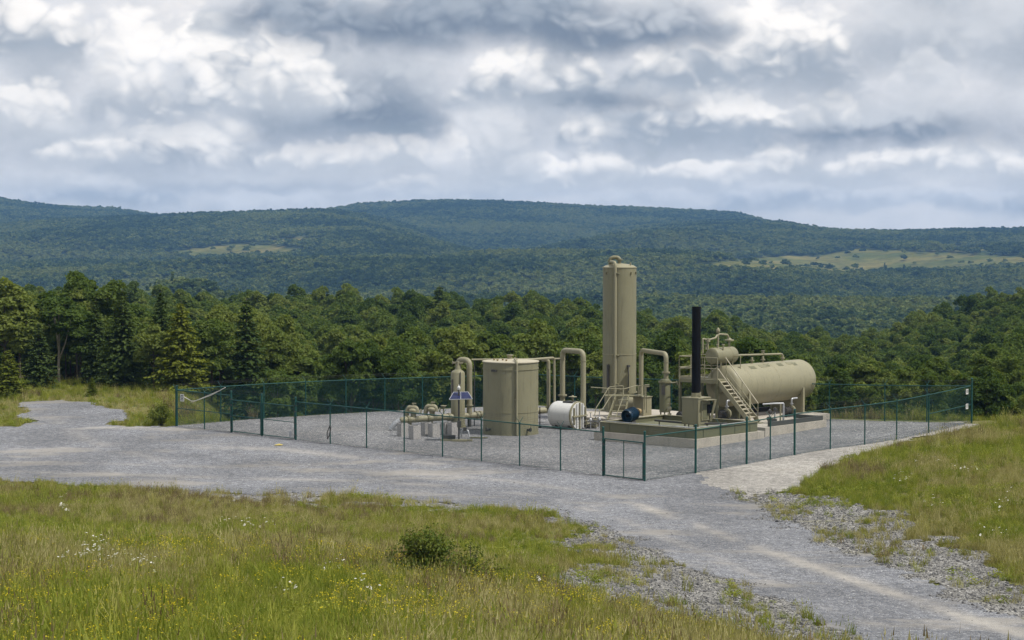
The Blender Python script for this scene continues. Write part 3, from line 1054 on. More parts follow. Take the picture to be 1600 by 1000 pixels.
def scatter(name, pts, protos, idx, rotz, scl, tilt=0.0, seed=1):
    """uncounted mass: one object, its pieces set out on points by geometry nodes"""
    rng = np.random.default_rng(seed)
    k = len(pts)
    me = bpy.data.meshes.new(name)
    me.vertices.add(k)
    me.vertices.foreach_set('co', np.asarray(pts, np.float32).ravel())
    a = me.attributes.new('idx', 'INT', 'POINT'); a.data.foreach_set('value', np.asarray(idx, np.int32))
    e = np.zeros((k, 3), np.float32); e[:, 2] = rotz
    if tilt:
        e[:, :2] = rng.normal(size=(k, 2)) * tilt
    a = me.attributes.new('rot', 'FLOAT_VECTOR', 'POINT'); a.data.foreach_set('vector', e.ravel())
    sc = np.asarray(scl, np.float32)
    if sc.ndim == 1:
        sc = np.repeat(sc[:, None], 3, 1)
    a = me.attributes.new('scl', 'FLOAT_VECTOR', 'POINT'); a.data.foreach_set('vector', sc.ravel())
    ob = link(bpy.data.objects.new(name, me))
    coll = bpy.data.collections.new(name + '_pieces')
    for i, m in enumerate(protos):
        coll.objects.link(bpy.data.objects.new('%02d_' % i + m.name, m))
    ng = bpy.data.node_groups.new(name, 'GeometryNodeTree')
    ng.interface.new_socket('Geometry', in_out='INPUT', socket_type='NodeSocketGeometry')
    ng.interface.new_socket('Geometry', in_out='OUTPUT', socket_type='NodeSocketGeometry')
    N = ng.nodes
    gi = N.new('NodeGroupInput'); go = N.new('NodeGroupOutput')
    ci = N.new('GeometryNodeCollectionInfo'); ci.inputs['Collection'].default_value = coll
    ci.inputs['Separate Children'].default_value = True; ci.inputs['Reset Children'].default_value = True
    ip = N.new('GeometryNodeInstanceOnPoints'); ip.inputs['Pick Instance'].default_value = True
    def attr(nm, ty):
        n = N.new('GeometryNodeInputNamedAttribute'); n.data_type = ty; n.inputs['Name'].default_value = nm
        return n.outputs['Attribute']
    er = N.new('FunctionNodeEulerToRotation')
    L = ng.links
    L.new(gi.outputs[0], ip.inputs['Points']); L.new(ci.outputs[0], ip.inputs['Instance'])
    L.new(attr('idx', 'INT'), ip.inputs['Instance Index'])
    L.new(attr('rot', 'FLOAT_VECTOR'), er.inputs[0]); L.new(er.outputs[0], ip.inputs['Rotation'])
    L.new(attr('scl', 'FLOAT_VECTOR'), ip.inputs['Scale'])
    L.new(ip.outputs[0], go.inputs[0])
    md = ob.modifiers.new('scatter', 'NODES'); md.node_group = ng
    return ob


# ---- forest on the far hills: crowns small enough to be uncountable
def far_crown(seed, r=4.3, h=8.5):
    rng = np.random.default_rng(seed)
    (cv, cf), _ = broadleaf(seed, h, r, 9, 150, 1.15, 0.05)
    return cv, cf


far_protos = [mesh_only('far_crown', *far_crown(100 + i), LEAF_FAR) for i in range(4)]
sv, sf = cards(*[np.array(a) for a in zip(*[((math.cos(t * 2.4) * (1 - t / 40) * 2.4, math.sin(t * 2.4) * (1 - t / 40) * 2.4, t * 0.26), (math.cos(t * 2.4), math.sin(t * 2.4), .6)) for t in range(40)])], np.full(40, 1.1), np.random.default_rng(5), 0.4)
far_protos.append(mesh_only('far_conifer', sv, sf, NEEDLE))

rng = np.random.default_rng(99)
N_FAR = 185000
dd = np.sqrt(rng.uniform(560 ** 2, 4600 ** 2, N_FAR)); uu = rng.uniform(-260, 1860, N_FAR)
dd = np.concatenate([dd, np.sqrt(rng.uniform(560 ** 2, 2000 ** 2, 9000))]); uu = np.concatenate([uu, rng.uniform(-260, 1860, 9000)])
xx = (uu - 800) / FOC * dd
zz = Z(xx, dd)
# keep what is not on the back of a crest (tree behind the highest line of sight so far)
prof_d = np.geomspace(520, 4700, 260)
ui = np.arange(-260, 1861, 8.0)
UU, DD = np.meshgrid(ui, prof_d, indexing='ij')
EL = (Z((UU - 800) / FOC * DD, DD) + 12.0 - CAM_H) / DD
HOR = np.maximum.accumulate(EL, axis=1)
iu = np.clip(((uu + 260) / 8).astype(int), 0, len(ui) - 1); idd = np.clip(np.searchsorted(prof_d, dd) - 1, 0, len(prof_d) - 1)
vis = (zz + 16 - CAM_H) / dd > HOR[iu, np.maximum(idd - 2, 0)] - 0.002
fld = in_field(xx, dd, zz) & (rng.random(len(dd)) > 0.012)
clear = vis & ~fld
xx, dd, zz = xx[clear], dd[clear], zz[clear]
patch = vnoise(xx, dd, 180, 41) * .6 + vnoise(xx, dd, 60, 42) * .4
ix = np.where((rng.random(len(xx)) < sstep(.5, .72, patch) * 0.08) & (dd < 2600), 4, rng.integers(0, 4, len(xx)))
s = rng.uniform(0.7, 1.2, len(xx)) * np.where(dd > 2700, 1.05, 0.95)
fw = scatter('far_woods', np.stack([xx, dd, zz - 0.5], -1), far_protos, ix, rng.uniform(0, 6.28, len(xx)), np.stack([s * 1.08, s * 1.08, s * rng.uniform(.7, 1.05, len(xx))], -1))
tag(fw, 'hazy blue green woods covering the distant hills', 'woods', kind='stuff')

# ---- forest behind the yard
rng = np.random.default_rng(5)
T = []
yy = 121.0
while yy < 520:
    stp = 3.1 if yy < 230 else 3.6
    half = 0.33 * yy + 14
    xs = np.arange(-half, half, stp)
    for x in xs:
        T.append((x + rng.uniform(-.45, .45) * stp, yy + rng.uniform(-.45, .45) * stp))
    yy += stp
T = np.array(T)
tu, tv = proj(T[:, 0], T[:, 1], Z(T[:, 0], T[:, 1]))
# wood edge: a few metres behind the rear fences, behind the meadow on the left and the bank on the right
edge_y = np.interp(tu, [-200, 0, 60, 150, 270, 420, 600, 825, 1000, 1300, 1518, 1600, 1750], [152, 151, 150, 147, 136, 135, 139, 146, 140, 129, 123.5, 124, 126])
keep = (T[:, 1] > edge_y) & ~inside([(p[0] * 1.0 + (p[0] - 3.5) * .07, p[1] + (p[1] - 119) * .07) for p in POLY_PAD], T[:, 0], T[:, 1]) & (tu > -230) & (tu < 1830)
T = T[keep]; tu = tu[keep]
order = np.argsort(T[:, 1])
T = T[order]; tu = tu[order]
keys = ['b0', 'b1', 'b2', 'b3', 'b4']
N_SINGLE = 315
zt = Z(T[:, 0], T[:, 1])
ZONES = [(275, 'in the wood beyond the left meadow'), (430, 'close behind the fence by the double gate'), (760, 'behind the rear fence left of the storage tank'), (1060, 'behind the rear fence between storage tank and black stack'),
         (1290, 'behind the rear fence beyond the horizontal tank'), (1520, 'behind the rear fence right of the horizontal tank'), (9999, 'behind the grass bank at the right edge')]
for i in range(N_SINGLE):
    x, y = T[i]
    k = keys[rng.integers(5)]; s_ = rng.uniform(0.5, 0.78); z_ = rng.uniform(.85, 1.15)
    if (tu[i] < 430 and y < 157) or tu[i] < -60 or tu[i] > 1660:
        continue                                   # room for the big spruces named below
    if tu[i] > 1250:
        s_ *= .7
    lab = next(l for c, l in ZONES if tu[i] < c)
    tree(k, x, y, s_, 'leafy green broadleaf tree ' + lab, group='broadleaf trees ' + lab, sz=z_)
R_ = slice(N_SINGLE, None)
x, y = T[R_, 0], T[R_, 1]
k = len(x)
ix = rng.integers(0, 5, k)
con = rng.random(k) < 0.012
ix = np.where(con, 5, ix)
far_f = np.interp(y, [150, 200, 300, 500], [0.66, 0.76, 0.92, 1.0])
s = rng.uniform(0.75, 1.15, k) * far_f
fo = scatter('forest', np.stack([x, y, zt[R_]], -1), [PROTO[q + '_j'] for q in keys] + [PROTO['s0_j']], ix, rng.uniform(0, 6.28, k), np.stack([s, s, s * rng.uniform(.85, 1.15, k)], -1), tilt=0.03)
tag(fo, 'dense green forest on the slope behind the yard', 'forest', kind='stuff')


# trees that stand out
def at_tree(key, u, y, vtop, label, name, h_proto, group=None, sz=1.0, width=1.0):
    p = pt(u, 500, y)
    z = float(Z(p.x, y))
    top = pt(u, vtop, y).z
    s = (top - z) / h_proto
    t = tree(key, p.x, y, s * width, label, 'tree', group, name, sz=1.0 / width)
    return t


at_tree('s1', 192, 149, 452, 'tall dark spruce standing at the meadow edge left of the fence corner', 'spruce_tree', 9.0, width=1.15)
at_tree('s0', 150, 152, 468, 'slender dark spruce just left of the tall dark spruce', 'spruce_tree', 9.5)
at_tree('sy', 283, 146, 470, 'yellow green conifer with spreading boughs behind the left fence corner', 'conifer_tree', 8.0, width=1.1)
at_tree('s1', 252, 152, 455, 'dark green spruce tucked behind the yellow green conifer', 'spruce_tree', 9.0)
at_tree('s0', 385, 147, 466, 'tall dark spruce behind the double gate of the fence', 'spruce_tree', 9.5, width=1.15)
at_tree('pale', 92, 152, 452, 'thin crowned tree with pale bare forking limbs on the left', 'broadleaf_tree', 9.5, width=1.25)
at_tree('b3', 8, 150, 428, 'large broadleaf tree at the left edge of the picture', 'broadleaf_tree', 11.0, width=1.2)
at_tree('b3', 168, 160, 432, 'round topped broadleaf tree rising above the dark spruces', 'broadleaf_tree', 11.0, width=1.1)
at_tree('sy', 12, 140, 545, 'small yellow green conifer cut off by the left picture edge', 'conifer_tree', 8.0, width=1.4)
at_tree('s1', 60, 148, 505, 'broad dark spruce between the left edge and the pale limbed tree', 'spruce_tree', 9.0, width=1.3)
at_tree('s0', 687, 330, 446, 'lone dark conifer poking above the forest skyline left of the tower', 'conifer_tree', 9.5, width=1.5)
at_tree('s1', 1466, 140, 585, 'dark spruce beside the rear fence near its right corner', 'spruce_tree', 9.0, width=1.2)
at_tree('s1', 1565, 146, 590, 'dark bushy conifer behind the grass bank on the right', 'conifer_tree', 9.0, width=1.5)
at_tree('sy', 143, 140, 588, 'knee high yellow green conifer seedling in the left meadow', 'conifer_sapling', 8.0, width=1.1)
at_tree('b2', 240, 147, 505, 'bright leafed broadleaf tree between two dark spruces on the left', 'broadleaf_tree', 8.5)
at_tree('b0', 330, 150, 490, 'broadleaf tree right of the yellow green conifer', 'broadleaf_tree', 9.5)

# ---- meadow grasses
def tuft(seed, nb, h, spread, w, lean=0.35, heads=False):
    rng = np.random.default_rng(seed)
    V = []; F = []
    for b in range(nb):
        a = rng.uniform(0, 6.28); r0 = spread * math.sqrt(rng.random())
        x0, y0 = r0 * math.cos(a), r0 * math.sin(a)
        hh = h * rng.uniform(0.45, 1.1)
        la = rng.uniform(0, 6.28); ll = hh * lean * rng.uniform(0.2, 1.4)
        dx, dy = math.cos(la) * ll, math.sin(la) * ll
        sx, sy = -math.sin(a * 3.1), math.cos(a * 3.1)
        ww = w * rng.uniform(0.7, 1.3)
        pts = [(0, 1.0), (0.55, 0.8), (1.0, 0.12)]
        o = len(V)
        for t, k in pts:
            cx, cy, cz = x0 + dx * t * t, y0 + dy * t * t, hh * t * (1 - 0.12 * t * lean)
            V += [(cx - sx * ww * k, cy - sy * ww * k, cz), (cx + sx * ww * k, cy + sy * ww * k, cz)]
        F += [(o, o + 1, o + 3, o + 2), (o + 2, o + 3, o + 5, o + 4)]
        if heads and rng.random() < 0.5:
            cx, cy, cz = x0 + dx, y0 + dy, hh
            o = len(V)
            V += [(cx - sx * ww * 1.6, cy - sy * ww * 1.6, cz), (cx + sx * ww * 1.6, cy + sy * ww * 1.6, cz), (cx + dx * .1, cy + dy * .1, cz + hh * .22)]
            F += [(o, o + 1, o + 2)]
    return np.array(V), F


# shrubs
def shrub(key, u, v, s, label, name='shrub', sz=1.0, rz=0.3):
    g = ground(u, v)
    return tree(key, g.x, g.y, s, label, 'shrub', None, name, rz=rz, sz=sz, z=g.z)


shrub('bush', 668, 904, 1.22, 'dense dark green shrub alone in the foreground meadow')
shrub('thin', 735, 908, 1.35, 'sparse low shrub right of the dark green meadow shrub', rz=1.0)
shrub('thin', 615, 900, 0.85, 'small ragged shrub left of the dark green meadow shrub', rz=2.0)
PROTO['dead'] = (mesh_only('crown', *tuft(77, 90, 1.3, .5, .012, .45, True), G_BROWN), PROTO['thin'][1])
for u_, v_, s_, lab in ((282, 655, .9, 'brown dried weed clump just inside the left fence corner post'), (296, 652, .7, 'low brown dried weed clump behind the left end of the fence'), (262, 640, .85, 'brown dried weed clump behind the shrub at the fence corner'), (395, 655, .6, 'pale dried weed clump seen through the double gate')):
    shrub('dead', u_, v_, s_, lab, 'dried_weed')
shrub('side', 252, 664, 0.85, 'leafy green shrub against the left fence corner post')

def flower(seed, mat_head, n, h, spread, r):
    rng = np.random.default_rng(seed)
    V = []; F = []; M = []
    for b in range(n):
        a = rng.uniform(0, 6.28); rr = spread * math.sqrt(rng.random()); x, y = rr * math.cos(a), rr * math.sin(a); hh = h * rng.uniform(.7, 1.15)
        o = len(V)
        V += [(x * .3 - .003, y * .3, 0), (x * .3 + .003, y * .3, 0), (x + .003, y, hh), (x - .003, y, hh)]
        F.append((o, o + 1, o + 2, o + 3)); M.append(0)
        k = 6; o = len(V); tx, ty = rng.normal(size=2) * .25
        q = r * rng.uniform(.7, 1.2)
        V.append((x, y, hh + q * .25))
        for i in range(k):
            an = 6.283 * i / k
            cx, cy = math.cos(an) * q * rng.uniform(.75, 1.15), math.sin(an) * q * rng.uniform(.75, 1.15)
            V.append((x + cx, y + cy, hh + cx * tx + cy * ty))
        for i in range(k):
            F.append((o, o + 1 + i, o + 1 + (i + 1) % k)); M.append(1)
    me = bpy.data.meshes.new('flower'); me.from_pydata(V, [], F)
    me.materials.append(G_GREEN); me.materials.append(mat_head)
    me.polygons.foreach_set('material_index', M); me.update()
    return me


g_protos = []
for mat, sd in ((G_GREEN, 0), (G_OLIVE, 10), (G_STRAW, 20), (G_BROWN, 30)):
    g_protos.append(mesh_only('tuft', *tuft(300 + sd, 34, 0.34, 0.20, 0.0075, 0.5), mat))
    g_protos.append(mesh_only('tuft', *tuft(301 + sd, 30, 0.50, 0.17, 0.0065, 0.35, True), mat))
# broad-leaved weeds
wv, wf = cards(np.random.default_rng(8).normal(size=(60, 3)) * np.array([.12, .12, .08]) + np.array([0, 0, .2]), np.tile([0, 0, 1.0], (60, 1)), np.full(60, 0.045), np.random.default_rng(9), .6)
g_protos.append(mesh_only('weed', wv, wf, G_GREEN))


def region_pts(n, x0, x1, y0, y1, seed):
    r = np.random.default_rng(seed)
    return r.uniform(x0, x1, n), r.uniform(y0, y1, n), r


def grass_field(name, label, n, box, seed, mask, h0=1.0, dry=0.0, near_boost=True):
    x, y, r = region_pts(n, *box, seed)
    u, v = proj(x, y, Z(x, y))
    ok = (u > -260) & (u < 1860) & (v < 1150) & (y > 8)
    x, y, u, v = x[ok], y[ok], u[ok], v[ok]
    k = mask(x, y, r)
    x, y, u, v = x[k], y[k], u[k], v[k]
    z = Z(x, y)
    a = vnoise(x, y, 5.0, 51) * .6 + vnoise(x, y, 1.6, 52) * .4       # green <-> dry patches
    b = vnoise(x, y, 3.2, 53) * .6 + vnoise(x, y, 1.1, 54) * .4
    t = a + r.normal(size=len(x)) * 0.15 + dry + np.interp(y, [58, 80, 101, 112], [0, .07, .07, 0])
    ix = np.where(t < .43, 0, np.where(t < .575, 2, 4))
    ix = np.where((b > .68) & (r.random(len(x)) < .5), 6, ix)
    ix = ix + (r.random(len(x)) < np.where(ix >= 4, .75, .4))
    ix = np.where((b < .32) & (r.random(len(x)) < .35), 8, ix)
    s = h0 * np.where(r.random(len(x)) < .05, r.uniform(1.4, 1.9, len(x)), r.uniform(.5, 1.3, len(x))) * (0.75 + 0.6 * vnoise(x, y, 4.0, 55)) * np.interp(y, [50, 75, 95, 118], [1, .62, .62, .9])
    s = np.where(ix == 8, np.minimum(s, .8), s)
    o = scatter(name, np.stack([x, y, z - 0.03], -1), g_protos, ix, r.uniform(0, 6.28, len(x)), np.stack([s * 1.1, s * 1.1, s], -1), tilt=0.12, seed=seed)
    return tag(o, label, 'grass', kind='stuff')


def open_ground(x, y):
    a, b = jitter(x, y, 0.6)
    g = inside(POLY_ROAD, a, b) | inside(POLY_TRACK, a, b) | inside(POLY_PATH, a, b) | inside(POLY_PAD, x, y)
    # keep the footprint just outside the fence clear
    return g


def m_fore(x, y, r):
    v = m_verge(x, y)
    keep = ~open_ground(x, y)
    p = np.where(v, np.where(vnoise(x, y, 1.2, 61) > .62, 0.28, 0.03), 1.0)
    p = p * np.where(y > 60, 1.0, 1.0)
    hillside = (x < 0.16 * y + 2) | (y < 60)
    return keep & (r.random(len(x)) < p) & hillside & (y < 101)


def m_bank(x, y, r):
    v = m_verge(x, y)
    p = np.where(v, np.where(vnoise(x, y, 1.2, 61) > .62, 0.26, 0.025), 1.0)
    return ~open_ground(x, y) & (r.random(len(x)) < p) & (x > 0.10 * y) & (y >= 60) & ~inside([(p[0] + (p[0] - 3.5) * .10, p[1] + (p[1] - 119) * .10) for p in POLY_PAD], x, y)


def m_left(x, y, r):
    return ~open_ground(x, y) & ((x < -17) | (y > 141)) & ~inside(POLY_PAD, x, y)


grass_field('meadow_grass', 'tall mixed grass on the hillside in the foreground', 104000, (-38, 26, 18, 101), 1, m_fore, 0.88, dry=-0.03)
grass_field('bank_grass', 'rough olive green grass on the bank at the right', 52000, (6, 43, 60, 126), 2, m_bank, 1.0, dry=-0.09)
grass_field('field_grass', 'green grass beside the track at the far left', 25000, (-52, 48, 118, 158), 3, m_left, .75, dry=-0.10)

# flowers
def flowers(name, label, me_list, spots, n_extra, seed, wild):
    r = np.random.default_rng(seed)
    P = []
    for (u, v, su, sv, n) in spots:
        for _ in range(n):
            g = ground(u + r.normal() * su, v + r.normal() * sv)
            P.append((g.x, g.y))
    P = np.array(P) if P else np.zeros((0, 2))
    if n_extra:
        x, y, rr = region_pts(n_extra, *wild, seed)
        ok = ~open_ground(x, y) & ~m_verge(x, y) & (vnoise(x, y, 2.6, 71) * .6 + vnoise(x, y, 0.9, 72) * .4 > .47)
        u, v = proj(x, y, Z(x, y)); ok &= (u > -60) & (u < 1660) & (v < 1040) & (v > 640)
        P = np.concatenate([P, np.stack([x[ok], y[ok]], -1)])
    z = Z(P[:, 0], P[:, 1])
    k = len(P)
    o = scatter(name, np.stack([P[:, 0], P[:, 1], z], -1), me_list, r.integers(0, len(me_list), k), r.uniform(0, 6.28, k), r.uniform(.8, 1.25, k), tilt=0.1, seed=seed)
    return tag(o, label, 'flowers', kind='stuff')


flowers('yellow_wildflowers', 'small yellow wildflowers scattered through the foreground grass', [flower(401, FLW_Y, 8, .34, .24, .015), flower(402, FLW_Y, 6, .42, .2, .017)],
        [(60, 945, 50, 20, 40), (240, 970, 60, 18, 40), (420, 920, 40, 18, 34), (100, 975, 50, 15, 30), (300, 880, 60, 15, 24), (680, 965, 60, 15, 34), (560, 955, 40, 15, 20), (760, 990, 40, 8, 16), (20, 850, 30, 8, 14)],
        6500, 31, (-14, 8, 30, 62))
flowers('white_wildflowers', 'flat white flower heads in the foreground grass and on the bank', [flower(411, FLW_W, 3, .50, .13, .032), flower(412, FLW_W, 2, .46, .10, .038)],
        [(145, 892, 22, 8, 26), (160, 880, 14, 6, 8), (95, 900, 12, 4, 5), (210, 902, 14, 5, 9), (58, 887, 2, 2, 1), (240, 915, 8, 4, 3), (105, 805, 8, 4, 8), (385, 838, 16, 3, 10), (450, 948, 8, 4, 4), (515, 905, 10, 4, 6), (570, 942, 8, 4, 5), (845, 925, 6, 4, 2),
         (1405, 763, 10, 5, 8), (1455, 800, 10, 4, 6), (1510, 745, 14, 4, 7), (1570, 800, 14, 8, 7), (1540, 850, 14, 8, 4), (1440, 735, 10, 4, 5)],
        0, 32, None)

# ---- loose stones
def rock(seed):
    import bmesh
    rng = np.random.default_rng(seed)
    bm = bmesh.new()
    bmesh.ops.create_icosphere(bm, subdivisions=1, radius=0.5)
    for v in bm.verts:
        v.co = Vector((v.co.x * rng.uniform(.7, 1.15), v.co.y * rng.uniform(.6, 1.0), v.co.z * rng.uniform(.45, .75)))
    me = bpy.data.meshes.new('stone'); bm.to_mesh(me); bm.free()
    me.materials.append(STONE)
    return me


stones = [rock(500 + i) for i in range(6)]
x, y, r = region_pts(90000, -34, 34, 44, 128, 77)
u, v = proj(x, y, Z(x, y))
ok = (u > -40) & (u < 1640) & (v < 1030)
x, y, u, v = x[ok], y[ok], u[ok], v[ok]
vg = m_verge(x, y); rd = m_road(x, y); pd = m_pad(x, y)
p = np.where(vg, 0.7, np.where(pd, 0.16, np.where(rd, 0.08, 0.0)))
k = r.random(len(x)) < p
x, y, vg = x[k], y[k], vg[k]
x2, y2, r2 = region_pts(60000, 0, 22, 54, 98, 78)
k2 = m_verge(x2, y2)
x = np.concatenate([x, x2[k2]]); y = np.concatenate([y, y2[k2]]); vg = np.concatenate([vg, np.ones(k2.sum(), bool)])
s = np.where(vg, r.lognormal(-2.85, .45, len(x)), r.lognormal(-2.95, .3, len(x)))
s = np.clip(s, .03, .26)
ob = scatter('loose_stones', np.stack([x, y, Z(x, y) + 0.012], -1), stones, r.integers(0, 6, len(x)), r.uniform(0, 6.28, len(x)), s, tilt=0.4, seed=3)
tag(ob, 'loose grey crushed stones along the road verges', 'stones', kind='stuff')

# ------------------------------------------------------------------ mesh builder for the plant
class MB:
    def __init__(self):
        self.v = []; self.f = []; self.s = []

    def add(self, V, F, smooth):
        o = len(self.v)
        self.v += [Vector(p) for p in V]
        for q in F:
            self.f.append(tuple(i + o for i in q)); self.s.append(smooth)
        return self

    def box(self, c, size, ax=None, bevel=0.0):
        ex, ey, ez = ax if ax else (Vector((1, 0, 0)), Vector((0, 1, 0)), Vector((0, 0, 1)))
        c = Vector(c)
        h = [s / 2 for s in size]
        V = []
        for sz in (-1, 1):
            for sx, sy in ((-1, -1), (1, -1), (1, 1), (-1, 1)):
                V.append(c + ex * sx * h[0] + ey * sy * h[1] + ez * sz * h[2])
        F = [(3, 2, 1, 0), (4, 5, 6, 7), (0, 1, 5, 4), (1, 2, 6, 5), (2, 3, 7, 6), (3, 0, 4, 7)]
        return self.add(V, F, False)

    def bar(self, p0, p1, w, h, up=None):
        """rectangular bar between two points"""
        p0 = Vector(p0); p1 = Vector(p1)
        d = (p1 - p0); L = d.length
        if L < 1e-6:
            return self
        d /= L
        up = Vector(up) if up else (Vector((0, 0, 1)) if abs(d.z) < 0.95 else Vector((1, 0, 0)))
        s = d.cross(up).normalized(); u = s.cross(d)
        return self.box((p0 + p1) / 2, (L, w, h), (d, s, u))

    def cyl(self, p0, p1, r, sides=16, r1=None, caps=True):
        p0 = Vector(p0); p1 = Vector(p1)
        return self.lathe([(0, r), ((p1 - p0).length, r if r1 is None else r1)], p0, p1 - p0, sides, caps)

    def lathe(self, prof, o, axis, sides=24, caps=True, smooth=True):
        """prof: list of (distance along axis, radius)"""
        d = Vector(axis).normalized(); o = Vector(o)
        a = Vector((1, 0, 0)) if abs(d.x) < 0.8 else Vector((0, 1, 0))
        t = d.cross(a).normalized(); b = d.cross(t)
        # split sharp corners by duplicating rings
        rings = []
        for k, (h, r) in enumerate(prof):
            rings.append([o + d * h + (t * math.cos(2 * math.pi * i / sides) + b * math.sin(2 * math.pi * i / sides)) * max(r, 1e-4) for i in range(sides)])
        for k in range(len(rings) - 1):
            F = []
            V = rings[k] + rings[k + 1]
            for i in range(sides):
                j = (i + 1) % sides
                F.append((i, j, sides + j, sides + i))
            if k and smooth:
                # share ring with the previous band when the bend is gentle
                p, q, n = prof[k - 1], prof[k], prof[k + 1]
                a0 = math.atan2(q[1] - p[1], q[0] - p[0]); a1 = math.atan2(n[1] - q[1], n[0] - q[0])
                if abs(a1 - a0) < 0.7:
                    base = len(self.v) - sides
                    o2 = len(self.v)
                    self.v += rings[k + 1]
                    for i in range(sides):
                        j = (i + 1) % sides
                        self.f.append((base + i, base + j, o2 + j, o2 + i)); self.s.append(True)
                    continue
            self.add(V, F, smooth)
        if caps:
            self.add(rings[0], [tuple(range(sides - 1, -1, -1))] if False else [tuple(reversed(range(sides)))], False)
            self.add(rings[-1], [tuple(range(sides))], False)
        return self

    def vessel(self, p0, p1, r, sides=28, head=0.28):
        """drum with dished heads; p0,p1 are the tangent lines"""
        p0 = Vector(p0); p1 = Vector(p1)
        L = (p1 - p0).length
        prof = []
        for k in range(7):
            a = math.pi / 2 * k / 6
            prof.append((-head * 2 * r * math.cos(a) * 0.9, r * math.sin(a)))
        for k in range(1, 7):
            a = math.pi / 2 * k / 6
            prof.append((L + head * 2 * r * math.sin(a) * 0.9, r * math.cos(a)))
        prof.insert(7, (L, r))
        return self.lathe(prof, p0, p1 - p0, sides, False)

    def pipe(self, path, r, bend=0.0, sides=12, caps=True):
        """round pipe along a polyline with swept elbows of the given radius"""
        P = [Vector(p) for p in path]
        pts = [P[0]]
        for i in range(1, len(P) - 1):
            a = (P[i - 1] - P[i]); b = (P[i + 1] - P[i])
            k = min(bend, a.length * 0.48, b.length * 0.48)
            if k < 1e-3:
                pts.append(P[i]); continue
            s = P[i] + a.normalized() * k; e = P[i] + b.normalized() * k
            n = 7
            for j in range(n + 1):
                t = j / n
                pts.append(s * (1 - t) ** 2 + P[i] * 2 * t * (1 - t) + e * t * t)
        pts.append(P[-1])
        rings = []
        ref = None
        for i, p in enumerate(pts):
            d = (pts[min(i + 1, len(pts) - 1)] - pts[max(i - 1, 0)]).normalized()
            if ref is None:
                a = Vector((0, 0, 1)) if abs(d.z) < 0.8 else Vector((1, 0, 0))
                ref = d.cross(a).normalized()
            ref = (ref - d * ref.dot(d)).normalized()
            b = d.cross(ref)
            rings.append([p + (ref * math.cos(2 * math.pi * k / sides) + b * math.sin(2 * math.pi * k / sides)) * r for k in range(sides)])
        V = [q for ring in rings for q in ring]
        F = []
        for i in range(len(rings) - 1):
            for k in range(sides):
                j = (k + 1) % sides
                F.append((i * sides + k, i * sides + j, (i + 1) * sides + j, (i + 1) * sides + k))
        self.add(V, F, True)
        if caps:
            self.add(rings[0], [tuple(reversed(range(sides)))], False)
            self.add(rings[-1], [tuple(range(sides))], False)
        return self

    def flange(self, c, axis, r, t=0.05, sides=18, bolts=8):
        c = Vector(c); d = Vector(axis).normalized()
        self.cyl(c - d * t, c - d * t * 0.08, r, sides)
        self.cyl(c + d * t * 0.08, c + d * t, r, sides)
        a = Vector((1, 0, 0)) if abs(d.x) < 0.8 else Vector((0, 1, 0))
        s = d.cross(a).normalized(); b = d.cross(s)
        for k in range(bolts):
            an = 2 * math.pi * k / bolts
            q = c + (s * math.cos(an) + b * math.sin(an)) * r * 0.84
            self.cyl(q - d * t * 1.5, q + d * t * 1.5, r * 0.07, 6)
        return self

    def wheel(self, c, axis, r, tube=0.018, spokes=4):
        c = Vector(c); d = Vector(axis).normalized()
        a = Vector((1, 0, 0)) if abs(d.x) < 0.8 else Vector((0, 1, 0))
        s = d.cross(a).normalized(); b = d.cross(s)
        ring = [c + (s * math.cos(2 * math.pi * k / 16) + b * math.sin(2 * math.pi * k / 16)) * r for k in range(17)]
        self.pipe(ring, tube, 0, 6, False)
        for k in range(spokes):
            an = 2 * math.pi * k / spokes
            self.cyl(c, c + (s * math.cos(an) + b * math.sin(an)) * r, tube * 0.8, 6)
        return self

    def build(self, name, mat, parent=None, origin=None):
        off = Vector((0, 0, 0))
        if origin is not None:
            off = Vector(origin)
        elif parent is not None:
            q = parent
            while q is not None:
                off += q.location
                q = q.parent
        me = bpy.data.meshes.new(name)
        me.from_pydata([tuple(p - off) for p in self.v], [], self.f)
        me.polygons.foreach_set('use_smooth', self.s)
        me.materials.append(mat)
        me.update()
        return link(bpy.data.objects.new(name, me), parent)


E1 = (FENCE_L - FENCE_F); E1.z = 0; E1.normalize()
E2 = Vector((E1.y, -E1.x, 0))
UP = Vector((0, 0, 1))
AX = (E1, E2, UP)


def gz(p):
    return float(Z(p.x, p.y)) + 0.03


def base_at(u, v, back=0.0):
    """spot on the yard seen at column u, row v, moved straight away from the viewer by back metres"""
    g = ground(u, v)
    g.y += back
    g.x *= (g.y) / (g.y - back)
    g.z = gz(g)
    return g


def lift(p, z):
    return Vector((p.x, p.y, z))


def px(n, y):
    """length in metres of n photo pixels at distance y"""
    return n * y / FOC

